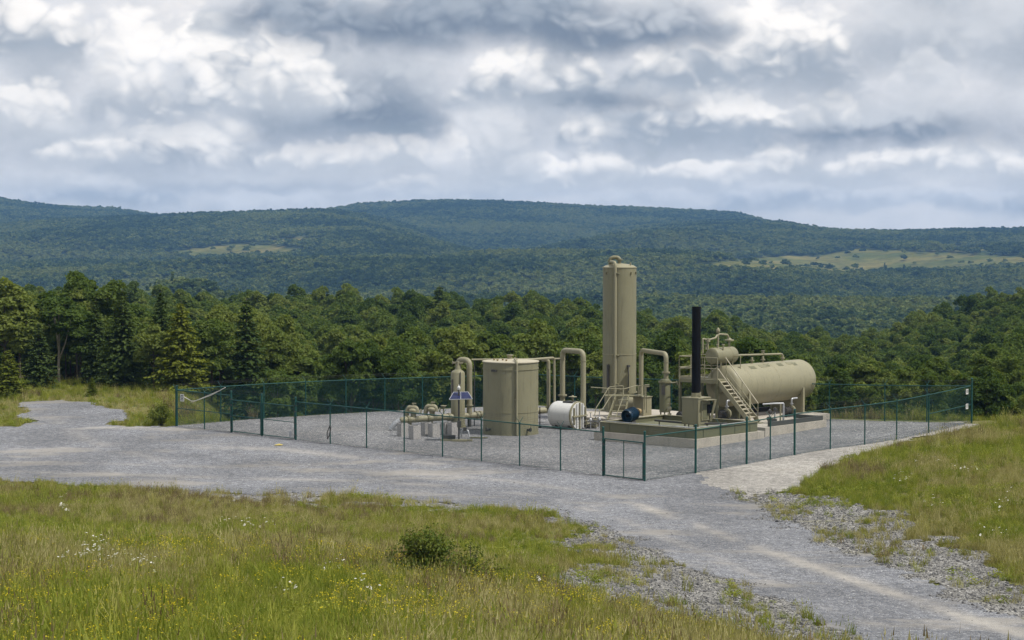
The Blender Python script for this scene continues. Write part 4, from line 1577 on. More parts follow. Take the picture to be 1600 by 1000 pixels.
# ------------------------------------------------------------------ storage tank
def storage_tank():
    r = px(43, 118)
    c = base_at(798, 682, r)
    zt = pt(798, 568, c.y - r).z
    t = thing('storage_tank', 'upright tan cylindrical storage tank with shallow cone roof', 'storage tank', c)
    MB().lathe([(-0.05, r), (zt - c.z, r)], c, UP, 56).build('shell', TAN, t)
    roof = MB().lathe([(0, r + 0.05), (0.05, r + 0.05), (0.055, r + 0.045), (0.17, 0.12)], lift(c, zt), UP, 56).build('roof', TAN_R, t)
    MB().lathe([(0, r + 0.03), (0.06, r + 0.03)], lift(c, zt - 0.40), UP, 56).build('band', TAN, t)
    MB().lathe([(0, r + 0.018), (0.035, r + 0.018)], lift(c, c.z + (zt - c.z) * 0.31), UP, 56).build('band', TAN, t)
    MB().lathe([(0, r + 0.02), (0.08, r + 0.02)], lift(c, c.z - 0.02), UP, 56).build('band', TAN, t)
    h = c + Vector((-0.05, 0.1, 0)); h.z = zt + 0.15
    MB().cyl(h, h + UP * 0.2, 0.14, 16).cyl(h + UP * 0.2, h + UP * 0.25, 0.2, 16).build('vent_hatch', TAN_L, roof)
    for dx, dy in ((-0.95, -0.35), (-0.75, -0.75), (-0.45, -0.6), (-0.25, -0.95)):
        q = c + Vector((dx, dy, 0)); q.z = zt + 0.15 - 0.12 * math.hypot(dx, dy) / r
        MB().cyl(q, q + UP * 0.09, 0.05, 10).cyl(q + UP * 0.09, q + UP * 0.12, 0.075, 10).build('roof_fitting', BRASS, roof)
    # vertical drain line on the face, with clips
    a = math.radians(-78)
    d = Vector((math.cos(a), math.sin(a), 0))
    p = c + d * (r + 0.09)
    MB().pipe([lift(c + d * (r * 0.7), zt + 0.22), lift(p, zt + 0.12), lift(p, c.z + 0.05)], 0.062, 0.2).build('down_pipe', TAN_L, t)
    for f in (0.2, 0.5, 0.9):
        z = c.z + (zt - c.z) * f
        MB().box(lift(c + d * (r + 0.06), z), (0.14, 0.22, 0.05), (d, d.cross(UP), UP)).build('pipe_clip', TAN, t)
    for u, s in ((766, 1), (824, 1)):
        an = math.atan2(-math.sqrt(max(0.05, 1 - ((u - 798) / 43.0) ** 2)), (u - 798) / 43.0)
        d = Vector((math.cos(an), math.sin(an), 0))
        q = lift(c + d * r, c.z + 0.32)
        MB().cyl(q, q + d * 0.22, 0.06, 10).flange(q + d * 0.24, d, 0.1, 0.03, 12, 6).box(q + d * 0.3 + UP * 0.02, (0.1, 0.1, 0.2)).cyl(q + d * .3 + UP * .1, q + d * .3 + UP * .26, 0.015, 6).build('drain_valve', DSTEEL, t)
    # level gauge bracket high on the left
    an = math.radians(-125); d = Vector((math.cos(an), math.sin(an), 0)); q = lift(c + d * r, zt - 0.42)
    MB().box(q + d * 0.06, (0.16, 0.3, 0.12), (d, d.cross(UP), UP)).build('gauge_bracket', DSTEEL, t)
    return c, r, zt


TANK_C, TANK_R, TANK_Z = storage_tank()

# ------------------------------------------------------------------ concrete slabs and skid
S_L, S_C, S_R = [base_at(*q) for q in ((925, 689), (1088, 702), (1203, 686))]
Z0 = (S_L.z + S_C.z + S_R.z) / 3
SL_A = (S_L - S_C).dot(E1); SL_B = (S_R - S_C).dot(E2)
SLAB_H = 0.46
C0 = Vector((S_C.x, S_C.y, 0))


def sl(a, b, z=0.0):
    """spot on the process slab: a metres along its left edge, b along its right edge, z above the yard"""
    return C0 + E1 * a + E2 * b + UP * (Z0 + z)


s = thing('equipment_slab', 'low concrete slab in front carrying the olive steel skid', 'concrete slab', sl(0, 0))
MB().box(sl(SL_A / 2, SL_B / 2, SLAB_H / 2 - 0.1), (SL_A, SL_B, SLAB_H + 0.2), AX).build('slab', CONC, s)
A2, A2e, B2, B2e = 0.35, 7.25, 7.0, 13.3
TANK_SLAB_Z = Z0 + 0.575
s = thing('tank_slab', 'concrete slab beneath the horizontal tank and stair', 'concrete slab', sl(A2, B2))
MB().box(sl((A2 + A2e) / 2, (B2 + B2e) / 2, 0.2), (A2e - A2, B2e - B2, 0.75), AX).build('slab', CONC, s)
MB().box(sl((2.6 + A2e) / 2, B2e + 2.0, 0.2), (A2e - 2.6, 3.98, 0.742), AX).build('slab', CONC, s)
s = thing('tower_slab', 'concrete slab at the back under the tall tower', 'concrete slab', sl(11, 9))
MB().box(sl((7.3 + 15.5) / 2, (6.5 + 13.5) / 2, SLAB_H / 2 - 0.15), (8.2, 7.0, SLAB_H + 0.3), AX).build('slab', CONC, s)
TOWER_Z = Z0 + SLAB_H

# skid: olive steel pan with raised rim
SK_A0, SK_A1, SK_B0, SK_B1 = 0.25, SL_A - 0.25, 0.25, SL_B - 0.35
SK_H = 0.50
k = thing('steel_skid', 'olive green steel skid pan with raised rim on the concrete slab', 'skid', sl(0, 0, SLAB_H))
zb = SLAB_H + 0.005
def skid_wall(a0, b0, a1, b1):
    m = MB()
    p, q = sl(a0, b0, zb + SK_H / 2), sl(a1, b1, zb + SK_H / 2)
    m.bar(p, q, 0.05, SK_H)
    m.build('side_beam', OLIVE, k)
    t_ = MB().bar(p + UP * (SK_H / 2 + 0.022), q + UP * (SK_H / 2 + 0.022), 0.17, 0.035)
    t_.build('rim_flange', TAN, k)


skid_wall(SK_A0, SK_B0, SK_A1, SK_B0)
skid_wall(SK_A0, SK_B1, SK_A1, SK_B1)
skid_wall(SK_A0, SK_B0 + 0.03, SK_A0, SK_B1 - 0.03)
skid_wall(SK_A1, SK_B0 + 0.03, SK_A1, SK_B1 - 0.03)
MB().box(sl((SK_A0 + SK_A1) / 2, (SK_B0 + SK_B1) / 2, zb + 0.24), (SK_A1 - SK_A0 - 0.1, SK_B1 - SK_B0 - 0.1, 0.04), AX).build('floor_plate', OLIVE, k)
for i in range(5):
    a = SK_A0 + (SK_A1 - SK_A0) * (i + 0.5) / 5
    MB().bar(sl(a, SK_B0 - 0.035, zb + 0.02), sl(a, SK_B0 - 0.035, zb + SK_H - 0.02), 0.05, 0.03, E2).build('stiffener', OLIVE, k)
for i in range(4):
    b = SK_B0 + (SK_B1 - SK_B0) * (i + 0.5) / 4
    MB().bar(sl(SK_A0 - 0.035, b, zb + 0.02), sl(SK_A0 - 0.035, b, zb + SK_H - 0.02), 0.05, 0.03, E1).build('stiffener', OLIVE, k)
SK_FLOOR = Z0 + zb + 0.26
SK_TOP = Z0 + zb + SK_H + 0.04

# ------------------------------------------------------------------ tower
TW = pt(968, 500, 127.0); TW.z = Z0 + SLAB_H
TR = px(26.3, 127)
def tower():
    zt = pt(968, 419, 127 - TR).z
    zs = pt(968, 613, 127 - TR).z
    t = thing('contactor_tower', 'tallest upright tan tower vessel with domed head and looped pipe', 'tower', TW)
    MB().lathe([(zs - TW.z, TR), (zt - TW.z, TR)], TW, UP, 48).build('shell', TAN, t)
    hd = MB().lathe([(0, TR + 0.025), (0.05, TR + 0.025), (0.055, TR - 0.01), (0.16, TR * .82), (0.24, TR * 0.5), (0.29, 0.08)], lift(TW, zt), UP, 48).build('head', TAN_L, t)
    z1 = pt(968, 555, 127 - TR).z
    MB().lathe([(0, TR + 0.02), (0.05, TR + 0.02)], lift(TW, z1), UP, 48).build('band', TAN_L, t)
    MB().lathe([(0, TR - 0.12), (zs - TW.z - 0.06, TR - 0.12)], TW, UP, 40).build('skirt', TAN, t)
    MB().lathe([(0, TR + 0.06), (0.09, TR + 0.06)], lift(TW, zs - 0.1), UP, 48).build('base_ring', TAN, t)
    MB().lathe([(0, TR + 0.12), (0.08, TR + 0.12)], lift(TW, TW.z + 0.003), UP, 48).build('base_ring', TAN, t)
    # looped vent on the head
    a = pt(953.5, 420, 127); b = pt(968, 420, 126.9)
    zl = pt(960, 402, 127).z
    MB().pipe([lift(a, zt + 0.05), lift(a, zl), lift(b, zl), lift(b, zt + 0.2)], 0.115, 0.26, 14).build('vent_loop', TAN, t)
    MB().flange(lift(b, zt + 0.52), UP, 0.2, 0.035, 14, 8).flange(lift(a, zt + 0.42), UP, 0.18, 0.03, 14, 8).build('pipe_flange', TAN, t)
    # long riser down the face
    an = math.radians(-106); d = Vector((math.cos(an), math.sin(an), 0))
    p = TW + d * (TR + 0.14)
    MB().pipe([lift(a, zt + 0.38) + Vector((0, 0, 0)), lift(p, zt + 0.36), lift(p, pt(961, 615, 126).z)], 0.10, 0.3, 12).build('riser_pipe', TAN_L, t)
    for v in (427, 555, 600):
        z = pt(961, v, 126).z
        MB().box(lift(TW + d * (TR + 0.09), z), (0.26, 0.42, 0.05), (d, d.cross(UP), UP)).build('pipe_clip', TAN, t)
    q = TW + Vector((math.cos(-.7), math.sin(-.7), 0)) * TR * 0.8
    MB().cyl(lift(q, zt + 0.05), lift(q, zt + 0.35), 0.03, 8).cyl(lift(q, zt + 0.22), lift(q, zt + 0.3), 0.06, 8).build('relief_valve', TAN_L, t)
    for an in (-2.5, -1.9, -0.9, -0.45):
        d2 = Vector((math.cos(an), math.sin(an), 0)); q = lift(TW + d2 * TR, zt - 0.32)
        MB().box(q + d2 * 0.04, (0.1, 0.05, 0.16), (d2, d2.cross(UP), UP)).build('lifting_lug', TAN, t)
    # sight-glass and conduit on the lower face
    d2 = Vector((math.cos(-1.1), math.sin(-1.1), 0)); q = TW + d2 * (TR + 0.08)
    MB().pipe([lift(q, zs + 0.1), lift(q, zs + 1.2), lift(q - d2 * .1, zs + 1.65)], 0.03, 0.1, 8).build('conduit', DSTEEL, t)
    MB().box(lift(q, zs + 1.62), (0.14, 0.16, 0.12), (d2, d2.cross(UP), UP)).build('junction_box', DSTEEL, t)
    d2 = Vector((math.cos(-2.3), math.sin(-2.3), 0)); q = TW + d2 * (TR + 0.07)
    MB().box(lift(q, zs + 0.95), (0.12, 0.14, 1.5), (d2, d2.cross(UP), UP)).build('sight_glass', DSTEEL, t)


tower()

# lying drum and box pump housing at the tower foot
t = thing('heat_exchanger', 'short tan drum lying across the foot of the tower', 'drum', lift(pt(985, 632, 124.6), Z0 + SLAB_H))
p0 = pt(974, 631, 124.9); p1 = pt(1002, 632, 124.0)
MB().vessel(p0, p1, 0.42, 24, 0.15).build('shell', TAN_L, t)
for f in (0.2, 0.8):
    q = p0.lerp(p1, f)
    MB().box(lift(q, (q.z + Z0 + SLAB_H) / 2 - 0.15), (0.12, 0.6, q.z - Z0 - SLAB_H - 0.25)).build('saddle', TAN, t)
MB().flange(p1 + (p1 - p0).normalized() * 0.05, p1 - p0, 0.47, 0.05, 24, 10).build('end_flange', TAN, t)
t = thing('pump_housing', 'tan box shaped pump housing right of the tower foot', 'pump housing', lift(pt(1006, 650, 123.5), Z0 + SLAB_H))
q = lift(pt(1004, 650, 123.6), Z0 + SLAB_H)
MB().box(q + UP * 0.55, (0.75, 0.8, 1.1), AX).build('housing', TAN_L, t)
MB().box(q + UP * 1.13, (0.85, 0.9, 0.05), AX).build('lid', TAN, t)
MB().pipe([q + UP * 1.1 + E1 * -0.2, q + UP * 1.75 + E1 * -0.2, q + UP * 1.75 + E1 * -0.2 + Vector((.25, 0, 0))], 0.04, 0.1).wheel(q + UP * 1.75 + E1 * -.2 + Vector((.1, 0, .1)), UP, 0.14).build('valve', TAN_L, t)

# ------------------------------------------------------------------ access steps with handrails in front of the tower
def rail(m, pts, r=0.026, bend=0.12):
    m.pipe(pts, r, bend, 8)


def steps_small():
    y = 121.4
    o = lift(pt(965, 655, y), TOWER_Z)
    t = thing('access_steps', 'small tan access steps with bent handrails in front of the tower', 'steps', o)
    n = 4
    for i in range(n):
        p = pt(951 + 9.0 * i * 0.55, 650.5 - 8.5 * i, y + 0.3 * i); q = pt(974 + 8 * i * 0.3, 650.5 - 8.5 * i, y + 0.3 * i)
        MB().bar(p, q, 0.26, 0.05).build('tread', TAN, t)
    for u0, u1 in ((949, 962), (975, 982)):
        MB().bar(pt(u0, 657, y - 0.25), pt(u1, 620, y + 1.2), 0.05, 0.2).build('stringer', TAN, t)
    MB().box(pt(974, 618, y + 1.7), (2.2, 0.9, 0.06)).build('landing', TAN, t)
    for u in (955, 990):
        p = pt(u, 619, y + 1.4)
        MB().bar(p, lift(p, TOWER_Z), 0.07, 0.07).build('leg', TAN, t)
    m = MB(); rail(m, [pt(929, 650, y - 0.3), pt(931, 638, y - 0.2), pt(952, 604.5, y + 0.6), pt(974, 602.5, y + 0.7), pt(974, 618, y + 0.7)]); m.build('handrail', TAN_L, t)
    m = MB(); rail(m, [pt(936, 640, y - 0.1), pt(941, 640, y), pt(953, 621, y + 0.6), pt(958, 617, y + 0.7), pt(962, 615, y + 0.8)]); m.build('handrail', TAN_L, t)
    m = MB(); rail(m, [pt(923, 605, y + 1.3), pt(950, 607, y + 1.3), pt(974, 608, y + 1.3), pt(997, 602, y + 1.9)]); m.build('handrail', TAN_L, t)
    m = MB(); rail(m, [pt(962, 651, y - 0.3), pt(966, 641, y), pt(973, 622, y + 0.5), pt(974, 606, y + 0.6)]); m.build('handrail', TAN_L, t)
    for u, v0, v1 in ((951, 606, 642), (974, 604, 620), (997, 603, 620), (1007, 603, 640), (1010, 603, 645)):
        MB().cyl(pt(u, v0, y + 0.8), pt(u, v1, y + 0.8), 0.024, 8).build('rail_post', TAN_L, t)
    m = MB(); rail(m, [pt(997, 603, y + 1.2), pt(1010, 602, y + 0.9)]); m.build('handrail', TAN_L, t)


steps_small()

# ------------------------------------------------------------------ looped process pipes
def loop_pipe(name, label, pts, r, bend, flanges=(), clamps=(), mat=TAN):
    t = thing(name, label, 'pipe', lift(pts[0], gz(pts[0])))
    MB().pipe(pts, r, bend, 18).build('pipe', mat, t)
    for c, ax in flanges:
        MB().flange(c, ax, r * 1.75, 0.04, 18, 8).build('flange', mat, t)
    for c, ax in clamps:
        MB().cyl(Vector(c) - Vector(ax).normalized() * 0.02, Vector(c) + Vector(ax).normalized() * 0.02, r * 1.12, 18).build('weld_ring', mat, t)
    return t


# large upside-down U beside the white tank
a = pt(879, 500, 122.6); b = pt(911.5, 500, 121.0)
zA = pt(880, 547, 122.6).z
t = loop_pipe('u_bend_pipe', 'large upside down U pipe standing beside the white tank', [lift(a, gz(a) + 0.3), lift(a, zA), lift(b, zA), lift(b, pt(911, 664.5, 121).z), pt(931, 664.5, 120.4)], px(4.1, 122), 0.38,
              [(lift(a, pt(879, 617.5, 122.6).z), UP)], [(lift(b, zA - 0.55), UP), (lift(b, pt(911, 655, 121).z), UP), (lift(a, zA - 0.55), UP)], TAN_L)
MB().cyl(lift(a, gz(a)), lift(a, gz(a) + 0.3), 0.24, 14).build('support_foot', CONC_G, t)
q = pt(929, 664, 120.4)
MB().cyl(q, lift(q, Z0 + SLAB_H), 0.04, 8).cyl(q + UP * 0.02, q + UP * 0.14, 0.05, 8).cyl(lift(q, Z0 + SLAB_H), lift(q, Z0 + SLAB_H + .05), 0.16, 12).build('support_stand', TAN_L, t)
# second U from the tower to the filter
a = pt(1002, 500, 125.6); b = pt(1041, 500, 121.8)
zB = pt(1010, 549.5, 124).z
loop_pipe('u_bend_pipe', 'upside down U pipe joining the tower to the upright filter', [lift(a, Z0 + SLAB_H + 0.02), lift(a, zB), lift(b, zB), lift(b, pt(1041, 592, 121.8).z)], px(3.6, 124), 0.36,
          [(lift(b, pt(1041, 582, 121.8).z), UP), (lift(a, Z0 + SLAB_H + 0.75), UP)], [(lift(b, zB - 0.5), UP), (lift(a, zB - 0.5), UP)], TAN_L)

# upright filter vessel
f0 = lift(pt(1039, 600, 121.8), TOWER_Z)
zf = pt(1039, 593, 121.3).z
t = thing('filter_vessel', 'slim upright dark tan filter vessel under the second U pipe', 'vessel', f0)
rf = px(8.5, 121.8)
MB().lathe([(0.35, rf), (zf - f0.z - 0.1, rf), (zf - f0.z, rf * .75)], f0, UP, 28).build('shell', OLIVE, t)
MB().flange(lift(f0, zf - 0.18), UP, rf * 1.22, 0.05, 24, 12).build('flange', TAN, t)
for k_ in range(3):
    an = k_ * 2.094 + .4
    d = Vector((math.cos(an), math.sin(an), 0))
    MB().bar(lift(f0 + d * rf * .9, f0.z), lift(f0 + d * rf * .9, f0.z + .55), .08, .08).build('leg', OLIVE, t)
q = lift(f0 + Vector((rf * 1.05, -.2, 0)), zf - .22)
MB().cyl(q, q + Vector((.32, 0, .03)), .035, 8).wheel(q + Vector((.36, 0, 0)), (1, 0, .2), .12).build('valve', TAN_L, t)
q = lift(f0 + Vector((-.12, -rf - .05, 0)), f0.z + 1.7)
MB().box(q, (.2, .1, .55)).build('gauge_box', DSTEEL, t)
# little valve tree beside it
v0 = lift(pt(1046, 655, 119.8), TOWER_Z)
t = thing('valve_tree', 'small tan valve tree right of the upright filter', 'valve', v0)
MB().cyl(v0, v0 + UP * .95, .05, 10).box(v0 + UP * .35, (.22, .22, .2)).lathe([(.6, .1), (.68, .14), (.78, .14), (.86, .08)], v0, UP, 14).build('body', TAN_L, t)
MB().wheel(v0 + UP * 1.0, UP, .12).cyl(v0 + UP * .95, v0 + UP * 1.12, .02, 6).build('hand_wheel', TAN_L, t)

# ------------------------------------------------------------------ blue drum on the skid
b0 = pt(979.5, 646, 117.6); b1 = pt(991, 648, 116.6)
q = (b0 + b1) / 2
t = thing('blue_motor', 'round blue pump motor lying on the left side of the skid', 'motor', lift(q, SK_FLOOR))
d = Vector((-.62, -.76, -.16)).normalized()
c = pt(985, 648, 114.9)
rb = .37
MB().lathe([(-.42, .15), (-.41, .32), (-.34, rb), (.36, rb), (.40, rb * .96), (.40, rb * .86), (.05, rb * .8), (.04, .05)], c, d, 30).build('casing', BLUE, t)
MB().cyl(c + d * .06, c + d * .12, rb * .78, 24).cyl(c + d * .1, c + d * .3, .09, 12).build('mouth', BLACKP, t)
for k_ in range(5):
    MB().lathe([(0, rb + .025), (.03, rb + .025)], c + d * (-.30 + .12 * k_), d, 30).build('fin', BLUE, t)
MB().box(lift(c, (c.z + SK_FLOOR) / 2 - .18), (.5, .35, max(.1, c.z - SK_FLOOR - .3)), AX).build('foot', DSTEEL, t)
MB().cyl(c - d * .4, c - d * .95, .13, 14).flange(c - d * .7, d, .22, .04, 14, 6).build('coupling', BRASS, t)

# ------------------------------------------------------------------ burner box with black stack
bx = sl(0, 0); 
near = pt(1091, 664, 111.4)
hb, wb, db = 1.40, 1.10, 1.10
zb0 = pt(1091, 663.5, 111.4).z
ctr = lift(near + E1 * (db / 2) * 1.0 + E2 * (wb / 2), zb0 + hb / 2)
t = thing('burner_unit', 'tan burner cabinet on the skid with a tall black exhaust stack', 'burner', lift(ctr, SK_FLOOR))
cab = MB().box(ctr, (db, wb, hb), AX).build('cabinet', TAN, t)
MB().box(ctr + UP * (hb / 2 + .03), (db + .06, wb + .06, .05), AX).build('lid', TAN_L, t)
fr = ctr - E1 * (db / 2)
MB().box(fr - E1 * .03 + E2 * .08 + UP * .05, (.05, wb * .72, hb * .78), AX).build('door_frame', TAN, t)
MB().box(fr - E1 * .062 + E2 * .02 + UP * .0, (.02, wb * .42, hb * .60), AX).build('louvre_panel', OLIVE, cab)
MB().box(fr - E1 * .09 + E2 * .28 + UP * .12, (.12, wb * .2, hb * .34), AX).build('burner_port', BLACKP, cab)
MB().box(fr - E1 * .22 + E2 * .1 + UP * (hb * .45), (.36, wb * .8, .03), (E1, E2, UP)).build('hood', TAN, t)
MB().bar(fr - E1 * .38 + E2 * .52 + UP * (hb * .44), fr - E1 * .05 + E2 * .52 - UP * (hb * .42), .03, .22, E2).build('hood', TAN, t)
for a_ in (-.4, .4):
    for b_ in (-.4, .4):
        q = lift(ctr + E1 * db * a_ + E2 * wb * b_, zb0)
        MB().bar(q, lift(q, SK_FLOOR), .09, .09).build('leg', TAN, t)
sc = lift(ctr, zb0 + hb + .05)
rs = px(7.0, 112.3)
ztop = pt(1088, 479, 112.3).z
stk = MB().lathe([(.22, rs), (ztop - sc.z, rs), (ztop - sc.z, rs - .015), (ztop - sc.z - .8, rs - .02)], sc, UP, 30, False).build('stack', BLACKP, t)
MB().lathe([(0, rs + .07), (.06, rs + .07), (.061, rs + .01), (.24, rs + .01)], sc, UP, 24).build('stack_collar', TAN_L, t)
z1 = pt(1088, 527, 112.3).z
MB().lathe([(0, rs + .012), (.05, rs + .012)], lift(sc, z1), UP, 30).box(lift(sc - Vector((rs + .06, 0, 0)), z1 + .02), (.2, .06, .05)).build('stack_band', BLACKP, stk)
MB().cyl(lift(sc, sc.z) + Vector((.2, -.3, 0)), lift(sc, sc.z + .3) + Vector((.2, -.3, 0)), .04, 8).build('sampling_port', TAN_L, t)

# ------------------------------------------------------------------ big horizontal tank
AXP = pt(1200, 597, 123.0)
TK_R = px(31.5, 123)
T0, T1 = -4.6, 3.35
def horiz_tank():
    c0 = AXP + E2 * T0; c1 = AXP + E2 * T1
    t = thing('horizontal_tank', 'large tan horizontal tank with dished ends on saddles', 'horizontal tank', lift(AXP, TANK_SLAB_Z))
    MB().vessel(c0, c1, TK_R, 56, .20).build('shell', TAN_L, t)
    for f in (-3.4, -.5):
        q = AXP + E2 * f
        MB().lathe([(0, TK_R + .006), (.05, TK_R + .006)], q, E2, 56).build('weld_band', TAN_L, t)
    for f, zz_ in ((-3.6, TANK_SLAB_Z), (2.1, TANK_SLAB_Z)):
        q = AXP + E2 * f
        sd = MB()
        sd.box(lift(q, (zz_ + AXP.z - TK_R * .72) / 2 + .02), (TK_R * 1.7, .14, AXP.z - TK_R * .72 - zz_), AX)
        sd.build('saddle', OLIVE if f < 0 else TAN, t)
        for s_ in (-1, 1):
            p = lift(q + E1 * s_ * TK_R * .92, zz_)
            MB().bar(p, lift(p, AXP.z - TK_R * .32), .16, .18, E2).build('saddle_post', TAN_L, t)
    # header pipe along the top
    zt = AXP.z + TK_R
    p0 = lift(AXP + E2 * (-3.2), zt + .55); p1 = lift(AXP + E2 * (1.55), zt + .42)
    MB().pipe([p0, p1, lift(p1, zt - .05)], .06, .18, 10).build('top_pipe', TAN_L, t)
    for f in (-1.7, -.55, 1.55):
        q = lift(AXP + E2 * f, zt - .05)
        MB().cyl(q, q + UP * .42, .07, 10).flange(q + UP * .22, UP, .14, .03, 12, 6).build('nozzle', TAN_L, t)
    q = lift(AXP + E2 * (-.55), zt + .5)
    MB().cyl(q, q + UP * .18, .09, 10).wheel(q + UP * .2, UP, .1).build('nozzle_valve', TAN, t)
    # dark stains on the upper side, set on as slightly proud plates
    for f, w_, s_ in ((-2.55, .55, .62), (-1.3, .9, .66), (-.9, .4, .70), (.4, .5, .66), (1.55, .7, .70), (1.9, .35, .62)):
        d = (UP * math.sin(math.asin(s_) + .35) - E1 * math.cos(math.asin(s_) + .35))
        q = AXP + E2 * f + d * (TK_R - .006)
        MB().box(q, (w_, .26, .03), (E2, d.cross(E2), d)).build('stain_plate', TAN if w_ > .6 else OLIVE, t)
    # manway on the near head
    q = c0 - E2 * (TK_R * .34)
    MB().cyl(q, q - E2 * .14, .32, 24).flange(q - E2 * .16, E2, .42, .04, 24, 12).build('manway', TAN, t)


horiz_tank()

# ------------------------------------------------------------------ small vessel above the platform
c0 = pt(1113, 556.5, 119.2); c1 = c0 + E2 * 1.95
rv = px(13.0, 119.5)
t = thing('reflux_drum', 'small horizontal tan drum mounted above the stair platform', 'drum', lift((c0 + c1) / 2, pt(1120, 570, 119.5).z))
MB().vessel(c0, c1, rv, 36, .16).build('shell', TAN, t)
m_ = c0.lerp(c1, .72)
MB().lathe([(0, rv + .008), (.04, rv + .008)], m_, E2, 36).build('weld_band', TAN, t)
ztp = c0.z + rv
q = c0.lerp(c1, .1)
g1 = pt(1122, 522, 119.8); g2 = pt(1137, 523, 120.4); g3 = pt(1139.5, 532, 120.5)
MB().pipe([lift(g1, ztp - .05), g1, g2, g3, lift(g3, ztp - .1)], .06, .14, 10).build('overhead_pipe', TAN_L, t)
MB().cyl(g3 - UP * .02, g3 + UP * .06, .27, 20).cyl(g3 + UP * .06, g3 + UP * .16, .16, 16, .06).build('rain_cap', TAN_L, t)
MB().lathe([(0, .05), (.1, .12), (.2, .12), (.34, .03)], g1 + UP * .04, UP, 14).build('relief_valve', TAN_L, t)
h1 = pt(1098, 529, 119.0); h2 = pt(1106, 531.5, 119.2); h3 = pt(1118, 528, 119.5)
MB().pipe([lift(h1, ztp - .3), h1, h2, h3, pt(1121, 523, 119.8)], .055, .1, 10).build('overhead_pipe', TAN_L, t)
MB().cyl(h2 - UP * .1, h2 + UP * .1, .13, 14).cyl(h2, lift(h2, ztp - .1), .06, 10).build('regulator', TAN_L, t)
for u in (1103, 1121, 1130):
    q = pt(u, 545, 119.4)
    MB().cyl(lift(q, ztp - .12), lift(q, ztp + .16), .05, 10).cyl(lift(q, ztp + .14), lift(q, ztp + .2), .09, 10).build('nozzle', TAN_L, t)
for f in (.2, .8):
    q = c0.lerp(c1, f)
    for s_ in (-1, 1):
        p = q + E1 * s_ * rv * .7
        MB().bar(lift(p, q.z - rv * .6), lift(p, pt(1120, 592, 119.4).z), .09, .09).build('leg', TAN, t)

# ------------------------------------------------------------------ platform and stair
def platform():
    zd = pt(1100, 592, 119.0).z
    A = lift(pt(1061, 592, 119.8), zd)
    dv = -E1
    Lx = 2.75
    Wy = 2.3
    t = thing('work_platform', 'raised tan steel platform with railings beside the black stack', 'platform', lift(A, TANK_SLAB_Z))
    mid = A + dv * Lx / 2 + E2 * Wy / 2
    MB().box(mid - UP * .03, (Lx, Wy, .05), (dv, E2, UP)).build('deck', TAN, t)
    for s_ in (0, 1):
        MB().bar(A + E2 * Wy * s_ - UP * .14, A + E2 * Wy * s_ + dv * Lx - UP * .14, .06, .16).build('deck_beam', TAN, t)
        MB().bar(A + dv * Lx * s_ - UP * .14, A + dv * Lx * s_ + E2 * Wy - UP * .14, .06, .155).build('deck_beam', TAN, t)
    for a_ in (.05, Lx - .05):
        for b_ in (.05, Wy - .05):
            p = A + dv * a_ + E2 * b_
            MB().bar(p - UP * .2, lift(p, TANK_SLAB_Z), .14, .14, E2).build('leg', OLIVE, t)
    hr = 1.28
    def fence_rail(p, q, posts, gap=False):
        for h_ in (hr, hr * .5):
            MB().cyl(p + UP * h_, q + UP * h_, .024, 8).build('railing', TAN_L, t)
        MB().bar(p + UP * .06, q + UP * .06, .02, .1).build('toe_board', TAN_L, t)
        for i in range(posts):
            w_ = p.lerp(q, i / max(1, posts - 1))
            MB().cyl(w_, w_ + UP * hr, .026, 8).build('railing_post', TAN_L, t)
    fence_rail(A, A + dv * Lx, 4)
    fence_rail(A, A + E2 * Wy, 3)
    fence_rail(A + E2 * Wy, A + E2 * Wy + dv * Lx, 3)
    # looped guard rail at the left
    g = A + Vector((.02, -.05, 0))
    MB().pipe([g - UP * .6, g + UP * .58, g + UP * .62 + dv * .9, g + UP * .62 + dv * 1.6], .05, .15, 10).build('pipe_rail', TAN_L, t)
    # stair
    top0 = A + dv * (Lx - .12) + E2 * .12
    top1 = top0 + E2 * .85
    st_ = thing('steel_stair', 'steep tan steel stair with open treads beside the horizontal tank', 'stair', lift(top0, TANK_SLAB_Z))
    run = dv * 2.35
    zbot = TANK_SLAB_Z + .06
    drop = UP * (zd - zbot)
    for p in (top0, top1):
        MB().bar(p + run * 0 - UP * .02, p + run - drop, .07, .26).build('stringer', TAN_L, st_)
    n = 11
    for i in range(n):
        f = (i + .6) / n
        p = top0 + run * f - drop * f; q_ = top1 + run * f - drop * f
        MB().bar(p + E2 * .03, q_ - E2 * .03, .26, .045).build('tread', TAN_R, st_)
    for p in (top1, top0):
        off = UP * 1.15
        if p is top0:
            off = UP * .62
        MB().pipe([p + off + UP * .1, p + run * .98 - drop * .98 + off * .88], .03, 0, 8).build('handrail', TAN_R, st_)
        if p is top1:
            MB().cyl(p + off * .5, p + run * .97 - drop * .97 + off * .45, .02, 8).build('handrail', TAN_L, st_)
        for f in (.02, .5, .97):
            w_ = p + run * f - drop * f
            MB().cyl(w_, w_ + off * (1 - .1 * f), .022, 8).build('handrail_post', TAN_L, st_)
    e = top0.lerp(top1, .5) + run * 1.0 - drop
    MB().box(lift(e, TANK_SLAB_Z + .02), (.5, 1.1, .04), AX).build('base_plate', TAN, st_)


platform()

